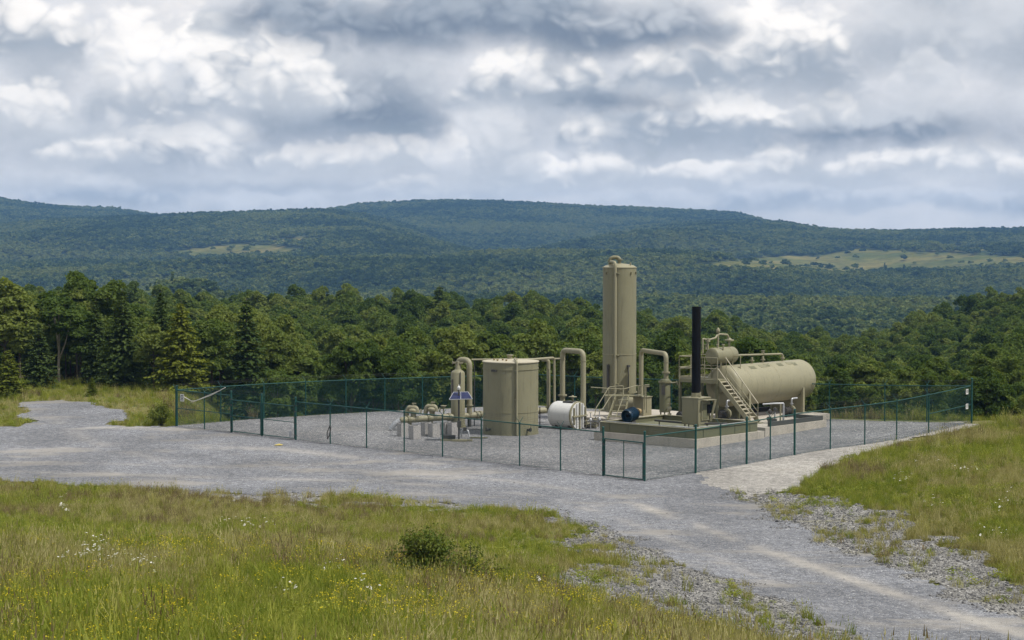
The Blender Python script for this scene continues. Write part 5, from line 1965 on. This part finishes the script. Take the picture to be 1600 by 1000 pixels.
# ------------------------------------------------------------------ white tank
def white_tank():
    y = 120.6
    c = pt(884, 648.5, y)
    d = Vector((.80, -.58, 0)).normalized()
    r = px(21.5, y)
    t = thing('white_tank', 'stubby white tank with domed end and ribbed tan end plate', 'tank', lift(c, gz(c)))
    L = 1.25
    p0 = c - d * L * .45; p1 = c + d * L * .65
    prof = [(-.62 * r * math.cos(math.pi / 2 * k / 7), r * math.sin(math.pi / 2 * k / 7)) for k in range(8)] + [((p1 - p0).length, r)]
    MB().lathe(prof, p0, d, 44).build('shell', WHITEP, t)
    s_ = d.cross(UP)
    MB().lathe([(0, r + .05), (.10, r + .05)], p1, d, 44).build('end_ring', TAN_L, t)
    MB().cyl(p1 + d * .1, p1 + d * .14, r * .97, 40).build('end_plate', WHITEP, t)
    for k in range(-2, 3):
        x = k * r * .36
        h_ = math.sqrt(max(0, r * r * .9 - x * x))
        MB().box(p1 + d * .19 + s_ * x, (.1, .07, h_ * 2), (d, s_, UP)).build('rib', WHITEP if k % 2 else TAN_L, t)
    MB().box(p1 + d * .2, (.12, r * 1.8, .08), (d, s_, UP)).build('rib', TAN_L, t)
    q = c + d * .35 + UP * r
    MB().box(q - UP * .03, (.7, .62, .12), (d, s_, UP)).build('top_saddle', DSTEEL, t)  # dark plate painted in as the shadow patch on the tank top
    q = c + d * .5 + UP * r
    MB().cyl(q, q + UP * .28, .07, 10).cyl(q + UP * .28, q + UP * .31, .24, 20).cyl(q + UP * .31, q + UP * .38, .12, 14, .03).build('vent_cap', TAN_L, t)
    for f in (-.25, .5):
        q = c + d * L * f
        MB().box(lift(q, (q.z - r * .7 + gz(q)) / 2 - .03), (.14, r * 1.5, max(.2, q.z - r * .7 - gz(q) + .1)), (d, s_, UP)).build('saddle', DSTEEL, t)


white_tank()

# ------------------------------------------------------------------ thin overhead pipes between tank and loops
t = thing('overhead_pipe', 'thin overhead pipe from the storage tank roof bending down at right', 'pipe', lift(pt(857, 650, 121.5), gz(pt(857, 650, 121.5))))
p = pt(808, 564, 117.6); 
yb = 121.5
MB().pipe([lift(TANK_C + Vector((.25, -TANK_R * .55, 0)), TANK_Z + .25), pt(809, 563.5, 118.0), pt(866, 559, yb), pt(866.5, 640, yb)], px(1.9, 121), .22, 12).build('pipe', TAN_L, t)
MB().pipe([pt(846, 562, yb + .3), pt(857, 562, yb + .3), pt(857, 641, yb + .3), pt(862, 643.5, yb + .2)], px(2.9, 121), .3, 12).build('pipe', TAN_L, t)
MB().cyl(pt(866.5, 641, yb), lift(pt(866.5, 641, yb), gz(pt(866.5, 641, yb))), .07, 8).build('support_foot', DSTEEL, t)
MB().flange(pt(857, 636, yb + .3), UP, .19, .04, 12, 6).build('flange', TAN, t)
t = thing('overhead_pipe', 'thin level pipe passing behind the storage tank roof to the left', 'pipe', lift(pt(760, 650, 122), gz(pt(760, 650, 122))))
MB().pipe([pt(737, 562, 121.6), pt(781, 561.5, 121.8), pt(846, 561, 122.0), pt(875, 560.5, 122.2)], px(1.5, 121.8), .1, 10).build('pipe', TAN_L, t)
for u in (741,):
    MB().cyl(pt(u, 562, 121.7), lift(pt(u, 562, 121.7), gz(pt(u, 640, 121.7))), .03, 8).build('support_post', DSTEEL, t)
# dark slim post left of the white tank
t = thing('support_post', 'thin black upright post between storage tank and white tank', 'post', base_at(843.5, 669))
g = base_at(843.5, 669)
MB().cyl(g, lift(g, pt(843, 636, g.y).z), .03, 8).build('post', BLACKP, t)
MB().box(g + UP * .03, (.2, .2, .06)).build('base_plate', BLACKP, t)

# ------------------------------------------------------------------ inlet header on concrete piers
HA, HB = pt(628, 656.5, 118.8), pt(862, 640.5, 124.6)
hd_dir = (HB - HA).normalized()
rh = px(5.0, 120)
t = thing('inlet_header', 'long fat tan header pipe resting on concrete piers', 'pipe', lift(HA, gz(HA)))
MB().lathe([(-.12, rh * .55), (-.05, rh * .88), (.05, rh), ((HB - HA).length, rh)], HA, hd_dir, 26).build('pipe', TAN_L, t)
def along(u):
    f = (u - 628.0) / (862 - 628.0)
    return HA.lerp(HB, f)
for u in (637, 667, 699, 742, 748):
    MB().flange(along(u), hd_dir, rh * 1.28, .07, 22, 10).build('flange', TAN, t)
for u in (641, 673):
    q = along(u)
    MB().box(q - UP * (rh + .08), (.12, .12, .24)).build('pipe_shoe', TAN_L, t)
for u, w_ in ((645, 1.0), (673.5, .9)):
    q = along(u)
    z_ = q.z + rh
    v_ = MB()
    v_.cyl(lift(q, z_ - .05), lift(q, z_ + .22), .16, 16)
    v_.lathe([(0, .24), (.05, .27), (.16, .27), (.24, .2), (.28, .08)], lift(q, z_ + .2), UP, 22)
    vb_ = v_.build('valve_body', TAN_L, t)
    d = Vector((1, -.3, 0)).normalized()
    MB().pipe([lift(q, z_ + .2) + d * .25, lift(q, z_ + .5) + d * .22, lift(q, z_ + .52) - d * .35, lift(q, z_ + .0) - d * .42], .13, .2, 14).build('actuator', TAN_L, vb_)
    MB().cyl(lift(q, z_ + .5), lift(q, z_ + .78), .06, 10).box(lift(q, z_ + .74) + d * .05, (.26, .1, .07)).build('gear_box', TAN, vb_)
    MB().wheel(lift(q, z_ + .3) + d * .48, d, .13).build('hand_wheel', TAN, vb_)
q = along(691)
MB().cyl(lift(q, q.z + rh), lift(q, q.z + rh + .42), .05, 10).cyl(lift(q, q.z + rh + .4), lift(q, q.z + rh + .48), .13, 14).build('valve_body', TAN_L, t)
MB().wheel(lift(q, q.z + rh + .5), UP, .17).build('hand_wheel', TAN_L, t)
q = HA - hd_dir * .15
MB().pipe([q + UP * .0, q + Vector((-.35, -.1, -.25)), lift(q + Vector((-.5, -.1, 0)), gz(q) + .05)], .15, .2, 14).build('end_elbow', STEEL, t)

gcount = 0
for (u, v, h_, w_, lab) in [(629, 683, .74, .46, 'concrete pier farthest left under the header pipe, in shade'), (648, 687.5, .76, .50, 'near concrete pier at the left end of the header pipe'),
                            (666, 681.5, .74, .46, 'shaded concrete pier behind the middle pair under the header pipe'), (678, 683.5, .74, .50, 'near concrete pier of the middle pair under the header pipe'),
                            (697, 681, .72, .46, 'shaded concrete pier left of the solar panel pole'), (708, 682, .74, .50, 'sunlit concrete pier just behind the solar panel pole')]:
    g = base_at(u, v, .25)
    t = thing('concrete_pier', lab, 'pier', g, 'concrete piers under the header pipe')
    m_ = MB()
    ax2 = (Vector((.80, .60, 0)), Vector((-.60, .80, 0)), UP)
    m_.box(g + UP * (h_ / 2 - .05), (w_, w_ * .95, h_ + .1), ax2)
    m_.build('block', CONC_G, t)
    MB().box(g + UP * (h_ + .012), (w_ * .6, w_ * .6, .02), ax2).build('bearing_plate', DSTEEL, t)

# ------------------------------------------------------------------ separator vessel with candy cane pipe
s0 = base_at(715.5, 670)
s0 = lift(pt(715.5, 670, 120.9), 0); s0.z = gz(s0)
zt = pt(715, 583, 120.9).z
rs_ = px(11.0, 120.9)
t = thing('separator_vessel', 'small upright tan separator vessel with tapered neck and top valves', 'vessel', s0)
MB().lathe([(.15, rs_), (zt - s0.z, rs_), (zt - s0.z + .12, rs_ * .82), (zt - s0.z + .22, rs_ * .4), (zt - s0.z + .45, rs_ * .26)], s0, UP, 32).build('shell', TAN, t)
MB().lathe([(0, rs_ + .06), (.16, rs_ + .06)], s0, UP, 32).build('base_ring', TAN, t)
q = lift(s0, zt + .5)
MB().cyl(q - UP * .12, q + UP * .2, .09, 12).box(q + Vector((-.2, 0, .12)), (.2, .1, .1)).box(q + Vector((.2, 0, .1)), (.22, .12, .08)).build('top_valve', TAN_L, t)
MB().wheel(q + Vector((-.3, -.05, .12)), (1, .2, 0), .09).build('hand_wheel', TAN_L, t)
d = Vector((.35, -.93, 0))
MB().pipe([lift(s0 + d * (rs_ + .03), zt + .1), lift(s0 + d * (rs_ + .05), zt - .55), lift(s0 + d * (rs_ + .05) + Vector((-.2, 0, 0)), zt - 1.3)], .025, .1, 8).build('tubing', DSTEEL, t)
q = lift(s0 + Vector((-.75, -.66, 0)) * rs_ * 1.04, zt - .75)
MB().box(q, (.1, .1, .8)).build('sight_glass', DSTEEL, t)
a = pt(716, 600, 121.9); b = pt(733.5, 600, 121.3)
zc_ = pt(725, 562.5, 121.5).z
t = thing('cane_pipe', 'tall curved cane shaped pipe beside the small separator vessel', 'pipe', lift(b, gz(b)))
MB().pipe([lift(a, gz(a) + .1), lift(a, zc_), lift(b, zc_), lift(b, along(737).z)], px(4.4, 121.5), .34, 20).build('pipe', TAN_L, t)
MB().cyl(lift(b, zc_ - .5), lift(b, zc_ - .47), px(4.4, 121.5) * 1.1, 20).build('weld_ring', TAN_L, t)
MB().cyl(lift(b, pt(733, 634, 121.3).z), lift(b, pt(733, 634, 121.3).z + .05), px(4.4, 121.5) * 1.35, 20).build('flange', TAN_L, t)
MB().cyl(lift(b, gz(b) + .01), lift(b, along(737).z - rh), .12, 12).build('support_foot', DSTEEL, t)

# ------------------------------------------------------------------ solar panel on a pole
g = base_at(717, 690)
t = thing('solar_panel', 'small blue solar panel tilted on a pole before the separator', 'solar panel', g)
yy_ = g.y
zp = pt(717, 626, yy_).z
MB().cyl(g, lift(g, pt(717, 610, yy_).z), .05, 12).build('pole', DSTEEL, t)
cor = [pt(702, 624.5, yy_ - .35), pt(738, 623.5, yy_ - .35), pt(731, 612.5, yy_ + .35), pt(709, 612.8, yy_ + .35)]
nrm = (cor[1] - cor[0]).cross(cor[3] - cor[0]).normalized()
m_ = MB(); V_ = [p_ - nrm * .02 for p_ in cor] + [p_ + nrm * .012 for p_ in cor]
m_.add(V_, [(3, 2, 1, 0), (4, 5, 6, 7), (0, 1, 5, 4), (1, 2, 6, 5), (2, 3, 7, 6), (3, 0, 4, 7)], False)
m_.build('back_sheet', WHITEP, t)
for k in range(2):
    f0_, f1_ = (k + .02) / 2, (k + .98) / 2
    lo0, lo1 = cor[0].lerp(cor[1], f0_), cor[0].lerp(cor[1], f1_); hi0, hi1 = cor[3].lerp(cor[2], f0_), cor[3].lerp(cor[2], f1_)
    q4 = [lo0.lerp(hi0, .05), lo1.lerp(hi1, .05), lo1.lerp(hi1, .95), lo0.lerp(hi0, .95)]
    m_ = MB(); V_ = [p_ + nrm * .010 for p_ in q4] + [p_ + nrm * .02 for p_ in q4]
    m_.add(V_, [(3, 2, 1, 0), (4, 5, 6, 7), (0, 1, 5, 4), (1, 2, 6, 5), (2, 3, 7, 6), (3, 0, 4, 7)], False)
    m_.build('cell_panel', SOLAR, t)
for i in range(4):
    MB().bar(cor[i] + nrm * .01, cor[(i + 1) % 4] + nrm * .01, .03, .04).build('frame_bar', STEEL, t)
q = lift(g, pt(717, 608, yy_).z)
MB().lathe([(0, .05), (.05, .09), (.16, .09), (.22, .03), (.3, .02)], q - UP * .05, UP, 14).build('antenna', WHITEP, t)
MB().box(lift(g, g.z + .95) + Vector((.02, -.12, 0)), (.22, .16, .34)).build('control_box', DSTEEL, t)
MB().bar(g + Vector((-1.0, .1, .06)), g + Vector((.75, -.1, .06)), .12, .1).build('ballast_beam', TAN_L, t)
MB().bar(g + Vector((-.35, -.25, .06)), g + Vector((.45, -.28, .06)), .12, .1).build('ballast_beam', TAN_L, t)
MB().bar(g + Vector((-.95, .25, .16)), g + Vector((-.2, .2, .16)), .3, .3).build('battery_box', DSTEEL, t)
t = thing('meter_stand', 'low tangle of pipe and meter right of the solar panel pole', 'meter', base_at(727, 686))
g = base_at(727, 686)
MB().pipe([g + Vector((-.25, .3, 0)), g + Vector((-.2, .3, .45)), g + Vector((.15, .2, .45)), g + Vector((.25, .1, 0))], .045, .1, 10).build('pipe', STEEL, t)
MB().box(g + Vector((-.02, .25, .5)), (.2, .15, .2)).build('meter', DSTEEL, t)
MB().pipe([g + Vector((.25, .1, .04)), g + Vector((.8, -.05, .05)), g + Vector((1.25, .1, .04))], .04, .1, 8).build('hose', OLIVE, t)

# ------------------------------------------------------------------ valve manifold by the stair foot
g = base_at(1212, 676, .2)
t = thing('valve_manifold', 'cluster of grey pipes and valves between stair foot and tank', 'manifold', g)
zt = pt(1212, 632, g.y).z
x1 = Vector((.78, .1, 0))
for i, (dx, h_, r_) in enumerate(((-.35, 1.3, .045), (-.05, 1.1, .05), (.28, 1.62, .05), (.46, 1.62, .06))):
    q = g + Vector((dx, .05 * i, 0))
    MB().cyl(q, q + UP * h_, r_, 10).build('riser', STEEL if i != 2 else TAN_L, t)
MB().pipe([g + Vector((-.75, 0, 1.58)), g + Vector((-.1, .05, 1.62)), g + Vector((.46, .15, 1.62))], .05, .1, 10).build('cross_pipe', STEEL, t)
for dx, z_ in ((-.35, 1.15), (-.05, 1.28), (-.42, .75)):
    MB().lathe([(-.12, .05), (-.06, .11), (.06, .11), (.12, .05)], g + Vector((dx, -.02, z_)), UP, 12).wheel(g + Vector((dx, -.22, z_)), (0, 1, 0), .11).build('valve', DSTEEL, t)
MB().box(g + Vector((-.2, .0, .6)), (.5, .3, .3)).build('regulator', DSTEEL, t)

# transfer pumps in the shade under the tank and fittings by the steps
def pump(u, y, z0, s_, label, mat):
    p = lift(pt(u, 650, y), z0)
    t = thing('transfer_pump', label, 'pump', p)
    MB().box(p + UP * .06 * s_, (1.1 * s_, .5 * s_, .12 * s_), (E2, E1, UP)).build('base_frame', DSTEEL, t)
    c_ = p + UP * .42 * s_
    mo = MB().lathe([(-.5 * s_, .12 * s_), (-.48 * s_, .24 * s_), (.05 * s_, .24 * s_), (.1 * s_, .14 * s_)], c_, E2, 20).build('motor', mat, t)
    for k in range(5):
        MB().lathe([(0, .265 * s_), (.02 * s_, .265 * s_)], c_ + E2 * (-.42 + .1 * k) * s_, E2, 20).build('fin', mat, mo)
    MB().cyl(c_ + E2 * .1 * s_, c_ + E2 * .28 * s_, .07 * s_, 10).build('shaft_guard', BRASS, t)
    MB().lathe([(.26 * s_, .2 * s_), (.3 * s_, .3 * s_), (.42 * s_, .3 * s_), (.46 * s_, .16 * s_)], c_, E2, 22).build('volute', TAN, t)
    MB().pipe([c_ + E2 * .36 * s_ + UP * .2 * s_, c_ + E2 * .36 * s_ + UP * .75 * s_, c_ + E2 * 1.0 * s_ + UP * .75 * s_], .06 * s_, .12, 10).flange(c_ + E2 * .36 * s_ + UP * .42 * s_, UP, .12 * s_, .03, 12, 6).build('discharge_pipe', STEEL, t)
    for f_ in (-.25, .36):
        MB().box(c_ + E2 * f_ * s_ - UP * .26 * s_, (.12 * s_, .3 * s_, .2 * s_), (E2, E1, UP)).build('foot', DSTEEL, t)


pump(1130, 118.4, TANK_SLAB_Z, 1.0, 'dark pump in the shade beneath the platform', DSTEEL)
pump(1150, 121.0, TANK_SLAB_Z, 1.1, 'pump set behind the stair under the horizontal tank', OLIVE)
pump(1232, 121.4, TANK_SLAB_Z, .9, 'small pump beneath the far half of the horizontal tank', DSTEEL)
pump(1068, 118.2, TANK_SLAB_Z, .9, 'dark pump left of the burner cabinet below the platform', DSTEEL)
q0 = lift(pt(928, 655, 120.3), gz(pt(928, 655, 120.3)))
t = thing('valve_cluster', 'tangle of small grey valves and tubing left of the access steps', 'valve', q0)
for i, (dx, dy, h_) in enumerate(((-.45, .1, .75), (-.2, -.1, .95), (.1, .15, .7), (.32, -.05, 1.05))):
    p = q0 + Vector((dx, dy, 0))
    b_ = MB().cyl(p, p + UP * h_, .03, 8).lathe([(h_ * .45, .04), (h_ * .5, .09), (h_ * .6, .09), (h_ * .66, .04)], p, UP, 12).build('riser', STEEL if i % 2 else TAN_L, t)
    MB().wheel(p + UP * h_, UP, .10, .014).build('hand_wheel', TAN_L if i % 2 else STEEL, b_)
MB().pipe([q0 + Vector((-.7, .1, .42)), q0 + Vector((-.1, .05, .45)), q0 + Vector((.55, .0, .42)), q0 + Vector((.6, .1, .05))], .035, .1, 8).build('tubing', STEEL, t)
MB().pipe([q0 + Vector((-.45, -.15, .05)), q0 + Vector((-.3, -.2, .3)), q0 + Vector((.1, -.2, .25)), q0 + Vector((.4, -.2, .5))], .022, .1, 8).build('tubing', DSTEEL, t)
# conduit clipped round the skid rim
t = thing('skid_conduit', 'thin grey conduit running inside the near rim of the skid', 'conduit', sl(3, .5, SLAB_H))
MB().pipe([lift(sl(SK_A1 - .3, SK_B0 + .14), SK_TOP + .03), lift(sl(SK_A0 + .14, SK_B0 + .14), SK_TOP + .03), lift(sl(SK_A0 + .14, SK_B1 - .4), SK_TOP + .03)], .022, .12, 8).build('conduit', STEEL, t)
for a_ in (1.0, 2.6, 4.2, 5.8):
    MB().box(lift(sl(a_, SK_B0 + .12), SK_TOP + .018), (.06, .1, .05), AX).build('clip', STEEL, t)
# low sundries on the skid and slab: drip tray, hose, drum
t = thing('floor_pipe', 'long low dark pipe lying across the skid behind the cabinet', 'pipe', sl(2.2, 3.2, SLAB_H))
MB().pipe([lift(sl(4.6, 2.4), SK_TOP + .05), lift(sl(2.0, 2.3), SK_TOP + .03), lift(sl(.4, 3.4), SK_TOP + .05)], .06, .2, 10).build('pipe', DSTEEL, t)
for p_ in (sl(4.3, 2.4), sl(2.2, 2.3), sl(.7, 3.15)):
    MB().bar(lift(p_, SK_TOP), lift(p_, SK_FLOOR), .06, .06).build('support_foot', DSTEEL, t)
t = thing('metal_tray', 'pale metal tray on the skid left of the burner cabinet', 'tray', lift(sl(1.6, .75), SK_FLOOR))
q = lift(sl(1.55, .75), SK_TOP - .02)
MB().box(q, (.95, .5, .04), AX).build('tray', STEEL, t)
for a_ in (-.4, .4):
    MB().bar(q + E1 * a_, lift(q + E1 * a_, SK_FLOOR), .05, .4, E1).build('leg', DSTEEL, t)
t = thing('tank_frame', 'low grey steel frame under the far end of the horizontal tank', 'steel frame', lift(AXP + E2 * 1.4, TANK_SLAB_Z))
for s_ in (-1, 1):
    p_ = AXP + E1 * s_ * 1.35
    if s_ < 0:
        p_ = sl(A2 + .22, (AXP - C0).dot(E2))
    MB().bar(lift(p_ + E2 * (-6.6 if s_ < 0 else -1.5), TANK_SLAB_Z + .13), lift(p_ + E2 * (-1.1 if s_ < 0 else 2.8), TANK_SLAB_Z + .13), .14, .25).build('beam', DSTEEL, t)
MB().bar(lift(sl(A2 + .3, 13.15), TANK_SLAB_Z + .13), lift(sl(2.5, 13.15), TANK_SLAB_Z + .13), .14, .22).build('beam', DSTEEL, t)

# ------------------------------------------------------------------ fence
RAIL_H = 2.13


def along_side(P, Q, cols):
    """spots where the line P-Q passes the given photo columns"""
    out = []
    for u in cols:
        m = (u - 800) / FOC
        d = Q - P
        t = (m * P.y - P.x) / (d.x - m * d.y)
        p = P + d * t
        p.z = gz(p) - 0.02
        out.append(p)
    return out


fence = thing('chain_link_fence', 'green chain link fence with barbed wire all round the yard', 'fence', lift(FENCE_F, gz(FENCE_F)))
post_big = {}
SIDES = []
left_cols = [275, 318, 360, 408, 461, 515, 572, 631, 691, 752, 812, 876, 943, 1008]
right_cols = [1008, 1088, 1127, 1168, 1205, 1243, 1299, 1353, 1403, 1453, 1518]
pl = along_side(FENCE_L, FENCE_F, left_cols)
prr = along_side(FENCE_F, FENCE_R, right_cols)
pb1 = [FENCE_L.lerp(FENCE_B, i / 9) for i in range(10)]
pb2 = along_side(FENCE_B, FENCE_R, [825, 898, 970, 1050, 1130, 1213, 1297, 1384, 1450, 1518])
pb2[0] = FENCE_B.copy()
for q in pb1 + pb2:
    q.z = gz(q) - .02


def one_post(p, r, h, arm_dir=None, mat=GREEN):
    po = MB().cyl(p - UP * .05, p + UP * h, r, 10).lathe([(0, r * 1.25), (.03, r * 1.25), (.06, r * .6)], p + UP * h, UP, 10).build('post', mat, fence)
    if arm_dir is not None:
        for s_ in arm_dir:
            MB().bar(p + UP * (h + .02), p + UP * (h + .30) + s_ * .27, .022, .014).build('barb_arm', GREEN, po)


def run(points, inward, gate_spans=(), big=(), barbed=True, skip_arm=()):
    n = len(points)
    outw = -inward
    for i, p in enumerate(points[:-1]):
        r = .057 if i in big else .036
        arms = None if (i in skip_arm or not barbed) else (outw, inward)
        if i in big:
            arms = None
        one_post(p, r, RAIL_H + (.22 if i in big else .03), arms)
    # per-bay cloth and rails follow the ground
    for i in range(n - 1):
        if i in gate_spans:
            continue
        a, b = points[i], points[i + 1]
        MB().cyl(a + UP * RAIL_H, b + UP * RAIL_H, .030, 8).build('top_rail', GREEN, fence)
        MB().cyl(a + UP * .07, b + UP * .07, .006, 5).build('bottom_wire', GREEN, fence)
        cloth(a, b, .05, RAIL_H - .02, fence)
    if barbed:
        for s_, k in ((outw, 1), (outw, .6), (inward, 1)):
            path = []
            for i in range(n):
                path.append(points[i] + UP * (RAIL_H + .05 + .28 * k) + s_ * .26 * k)
                if i < n - 1:
                    path.append((points[i] + points[i + 1]) / 2 + UP * (RAIL_H + .015 + .28 * k) + s_ * .26 * k)
            MB().pipe(path, .003, 0, 4, False).build('barbed_wire', DSTEEL, fence)


def cloth(a, b, z0, z1, parent, y0=0.0):
    L = (b - a).length
    off = Vector((0, 0, 0)); q = parent
    while q is not None:
        off += q.location; q = q.parent
    me = bpy.data.meshes.new('chain_link')
    V = [a + UP * z0 - off, b + UP * z0 - off, b + UP * z1 - off, a + UP * z1 - off]
    me.from_pydata([tuple(p) for p in V], [], [(0, 1, 2, 3)])
    uv = me.uv_layers.new(name='UVMap')
    for i, c in enumerate([(0, z0), (L, z0), (L, z1), (0, z1)]):
        uv.data[i].uv = c
    me.materials.append(CHAIN)
    me.update()
    return link(bpy.data.objects.new('chain_link', me), parent)


run(pl, E2, gate_spans=(2, 3, 12), big=(0, 2, 3, 4, 12))
run(prr, E1, big=(0, 1, 3, 5))
run(pb1, -E1)
run(pb2, -E2)
one_post(FENCE_R, .057, RAIL_H + .4)
# brace rails at the terminal posts
for a, b in ((pl[0], pl[1]), (pl[1], pl[2]), (prr[-1], prr[-2])):
    MB().cyl(a + UP * RAIL_H * .5, b + UP * RAIL_H * .5, .024, 8).build('brace_rail', GREEN, fence)
# rusty tension bands at the walk gate posts
for p in (pl[12], prr[0], pl[2], pl[4]):
    for k in range(6):
        MB().cyl(p + UP * (.25 + .33 * k), p + UP * (.29 + .33 * k), .066, 10).build('tension_band', DSTEEL, fence)


def gate_leaf(t, a, b, h, z0=.08, mid_v=False, mid_h=True):
    d = (b - a).normalized()
    a2, b2 = a + d * .10, b - d * .10
    leaf = MB()
    for p in (a2, b2):
        leaf.cyl(p + UP * z0, p + UP * h, .028, 8)
    leaf.cyl(a2 + UP * z0, b2 + UP * z0, .026, 8).cyl(a2 + UP * h, b2 + UP * h, .028, 8)
    fr = leaf.build('leaf_frame', GREEN, t)
    if mid_h:
        MB().cyl(a2 + UP * h * .52, b2 + UP * h * .52, .022, 8).build('cross_rail', GREEN, fr)
    if mid_v:
        m = (a2 + b2) / 2
        MB().cyl(m + UP * z0, m + UP * h, .024, 8).build('cross_rail', GREEN, fr)
    cloth(a2, b2, z0, h, fr)
    for k in (.3, h - .3):
        MB().cyl(a + d * .06 + UP * (k - .05), a + d * .06 + UP * (k + .05), .05, 8).build('hinge', DSTEEL, fr)


g = thing('swing_gate', 'green double swing gate leaf nearest the left fence corner', 'gate', pl[2], 'two leaves of the double gate')
gate_leaf(g, pl[2], pl[3], RAIL_H - .25)
g = thing('swing_gate', 'green double swing gate leaf with a white tag, right of its partner', 'gate', pl[4], 'two leaves of the double gate')
gate_leaf(g, pl[4], pl[3], RAIL_H - .25)
q = pl[4].lerp(pl[3], .14)
MB().box(q + UP * .32 - E2 * .04, (.22, .02, .3), (E1, E2, UP)).build('tag_plate', STEEL, g)
g = thing('walk_gate', 'green pedestrian gate with centre bar at the near fence corner', 'gate', pl[12])
gate_leaf(g, pl[12], pl[13], RAIL_H - .3, .06, True, False)

# ------------------------------------------------------------------ things on and by the fence
def sign(name, label, c, w, h, nrm, lines, mat=WHITEP):
    t = thing(name, label, 'sign', c)
    s_ = UP.cross(nrm).normalized()
    MB().box(c, (w, .012, h), (s_, nrm, UP)).build('plate', mat, t)
    for k, (f, ww) in enumerate(lines):
        MB().box(c + nrm * .009 + UP * h * f, (w * ww, .004, h * .1), (s_, nrm, UP)).build('print_line', DSTEEL, t)
    return t


n_left = -E2
c = pl[0].lerp(pl[1], .22) + UP * 1.72 + n_left * .05
sign('fence_sign', 'small white sign hung at the left fence corner', c, .34, .42, n_left, [(.3, .7), (.1, .8), (-.1, .6), (-.3, .75)])
n_right = -E1
d = (prr[-2] - prr[-1]).normalized()
for zz_, lab in ((1.86, 'upper of two small white signs on the far right fence corner'), (1.02, 'lower of two small white signs on the far right fence corner')):
    c = prr[-1] + d * .42 + UP * zz_ + n_right * .05
    sign('fence_sign', lab, c, .27, .30, n_right, [(.3, .7), (.08, .8), (-.14, .6)])
# loose white rope slung along the top of the fence
t = thing('slack_rope', 'slack white rope hung along the left end of the fence', 'rope', pl[0])
def onf(u, v):
    p = along_side(FENCE_L, FENCE_F, [u])[0]
    return pt(u, v, p.y - .12)
MB().pipe([onf(287, 620), onf(293, 623), onf(299, 626.5), onf(306, 626), onf(318, 622), onf(330, 617.5), onf(342, 611), onf(352, 605.5)], .022, .1, 6).build('rope', ROPE, t)
MB().pipe([onf(298, 628), onf(303, 627.5), onf(310, 624.5), onf(318, 621), onf(330, 616), onf(340, 611.5)], .018, .1, 6).build('rope', ROPE, t)
# orange marker
p = along_side(FENCE_L, FENCE_B, [566])[0]
t = thing('orange_marker', 'small orange plastic marker low at the rear fence', 'marker', p)
q = pt(566, 648.5, p.y - .2)
MB().lathe([(0, .10), (.12, .14), (.2, .14), (.26, .08)], q - UP * .12, UP, 14).build('body', ORANGE, t)
MB().box(q + Vector((.25, 0, .03)), (.3, .08, .06)).build('arm', ORANGE, t)
MB().cyl(lift(q, p.z), q - UP * .1, .02, 6).build('stake', DSTEEL, t)
# chain with lock on a post
p = pl[5]
t = thing('rusty_chain', 'rusty chain loop hanging on a fence post right of the double gate', 'chain', p)
MB().pipe([p + Vector((-.02, -.07, 1.0)), p + Vector((-.16, -.08, .62)), p + Vector((-.15, -.08, .25)), p + Vector((-.04, -.07, .5)), p + Vector((.05, -.07, .9)), p + Vector((-.02, -.07, 1.0))], .03, .06, 6).build('chain', DSTEEL, t)
# yellow scrap on the road, pale boulder
g = ground(435, 696.5)
t = thing('yellow_scrap', 'small flat yellow scrap lying on the gravel road', 'scrap', g)
m_ = MB(); m_.add([g + Vector(v) for v in ((-.22, -.12, .03), (.2, -.15, .04), (.24, .12, .05), (0, .2, .09), (-.2, .13, .03), (-.22, -.12, .04), (.2, -.15, .05), (.24, .12, .06), (0, .2, .10), (-.2, .13, .04))], [(4, 3, 2, 1, 0), (5, 6, 7, 8, 9), (0, 1, 6, 5), (1, 2, 7, 6), (2, 3, 8, 7), (3, 4, 9, 8), (4, 0, 5, 9)], False)
m_.build('sheet', YELLOWP, t)
for (u, v, s_, lab) in ((1530, 648, .32, 'pale boulder on the grass just right of the far fence corner'), (1541, 646, .2, 'small pale stone beside the pale boulder')):
    g = ground(u, v)
    t = thing('boulder', lab, 'boulder', g)
    o = bpy.data.objects.new('rock', bpy.data.meshes.new('rock')); 
    import bmesh
    bm = bmesh.new(); bmesh.ops.create_icosphere(bm, subdivisions=2, radius=s_)
    for vv in bm.verts:
        vv.co *= 1 + .35 * mnoise.noise(vv.co * 3.0 + Vector((u, 0, 0))); vv.co.z = vv.co.z * .7 + s_ * .4
    bm.to_mesh(o.data); bm.free(); o.data.materials.append(CONC); link(o, t)

# ------------------------------------------------------------------ haze
hz = MB().box((0, 2600, 5), (7600, 6600, 240)).build('haze', SOIL)
hz.data.materials.clear()
m, T = new_mat('valley_haze')
pv = T.new('ShaderNodeVolumePrincipled')
pv.inputs['Color'].default_value = (0.27, 0.55, 1.0, 1)
pv.inputs['Density'].default_value = 9e-5
pv.inputs['Anisotropy'].default_value = 0.0
o_ = T.new('ShaderNodeOutputMaterial')
T.link(pv.outputs[0], o_.inputs['Volume'])
hz.data.materials.append(m)
tag(hz, 'thin blue haze lying over the valley and hills', 'haze', kind='stuff')
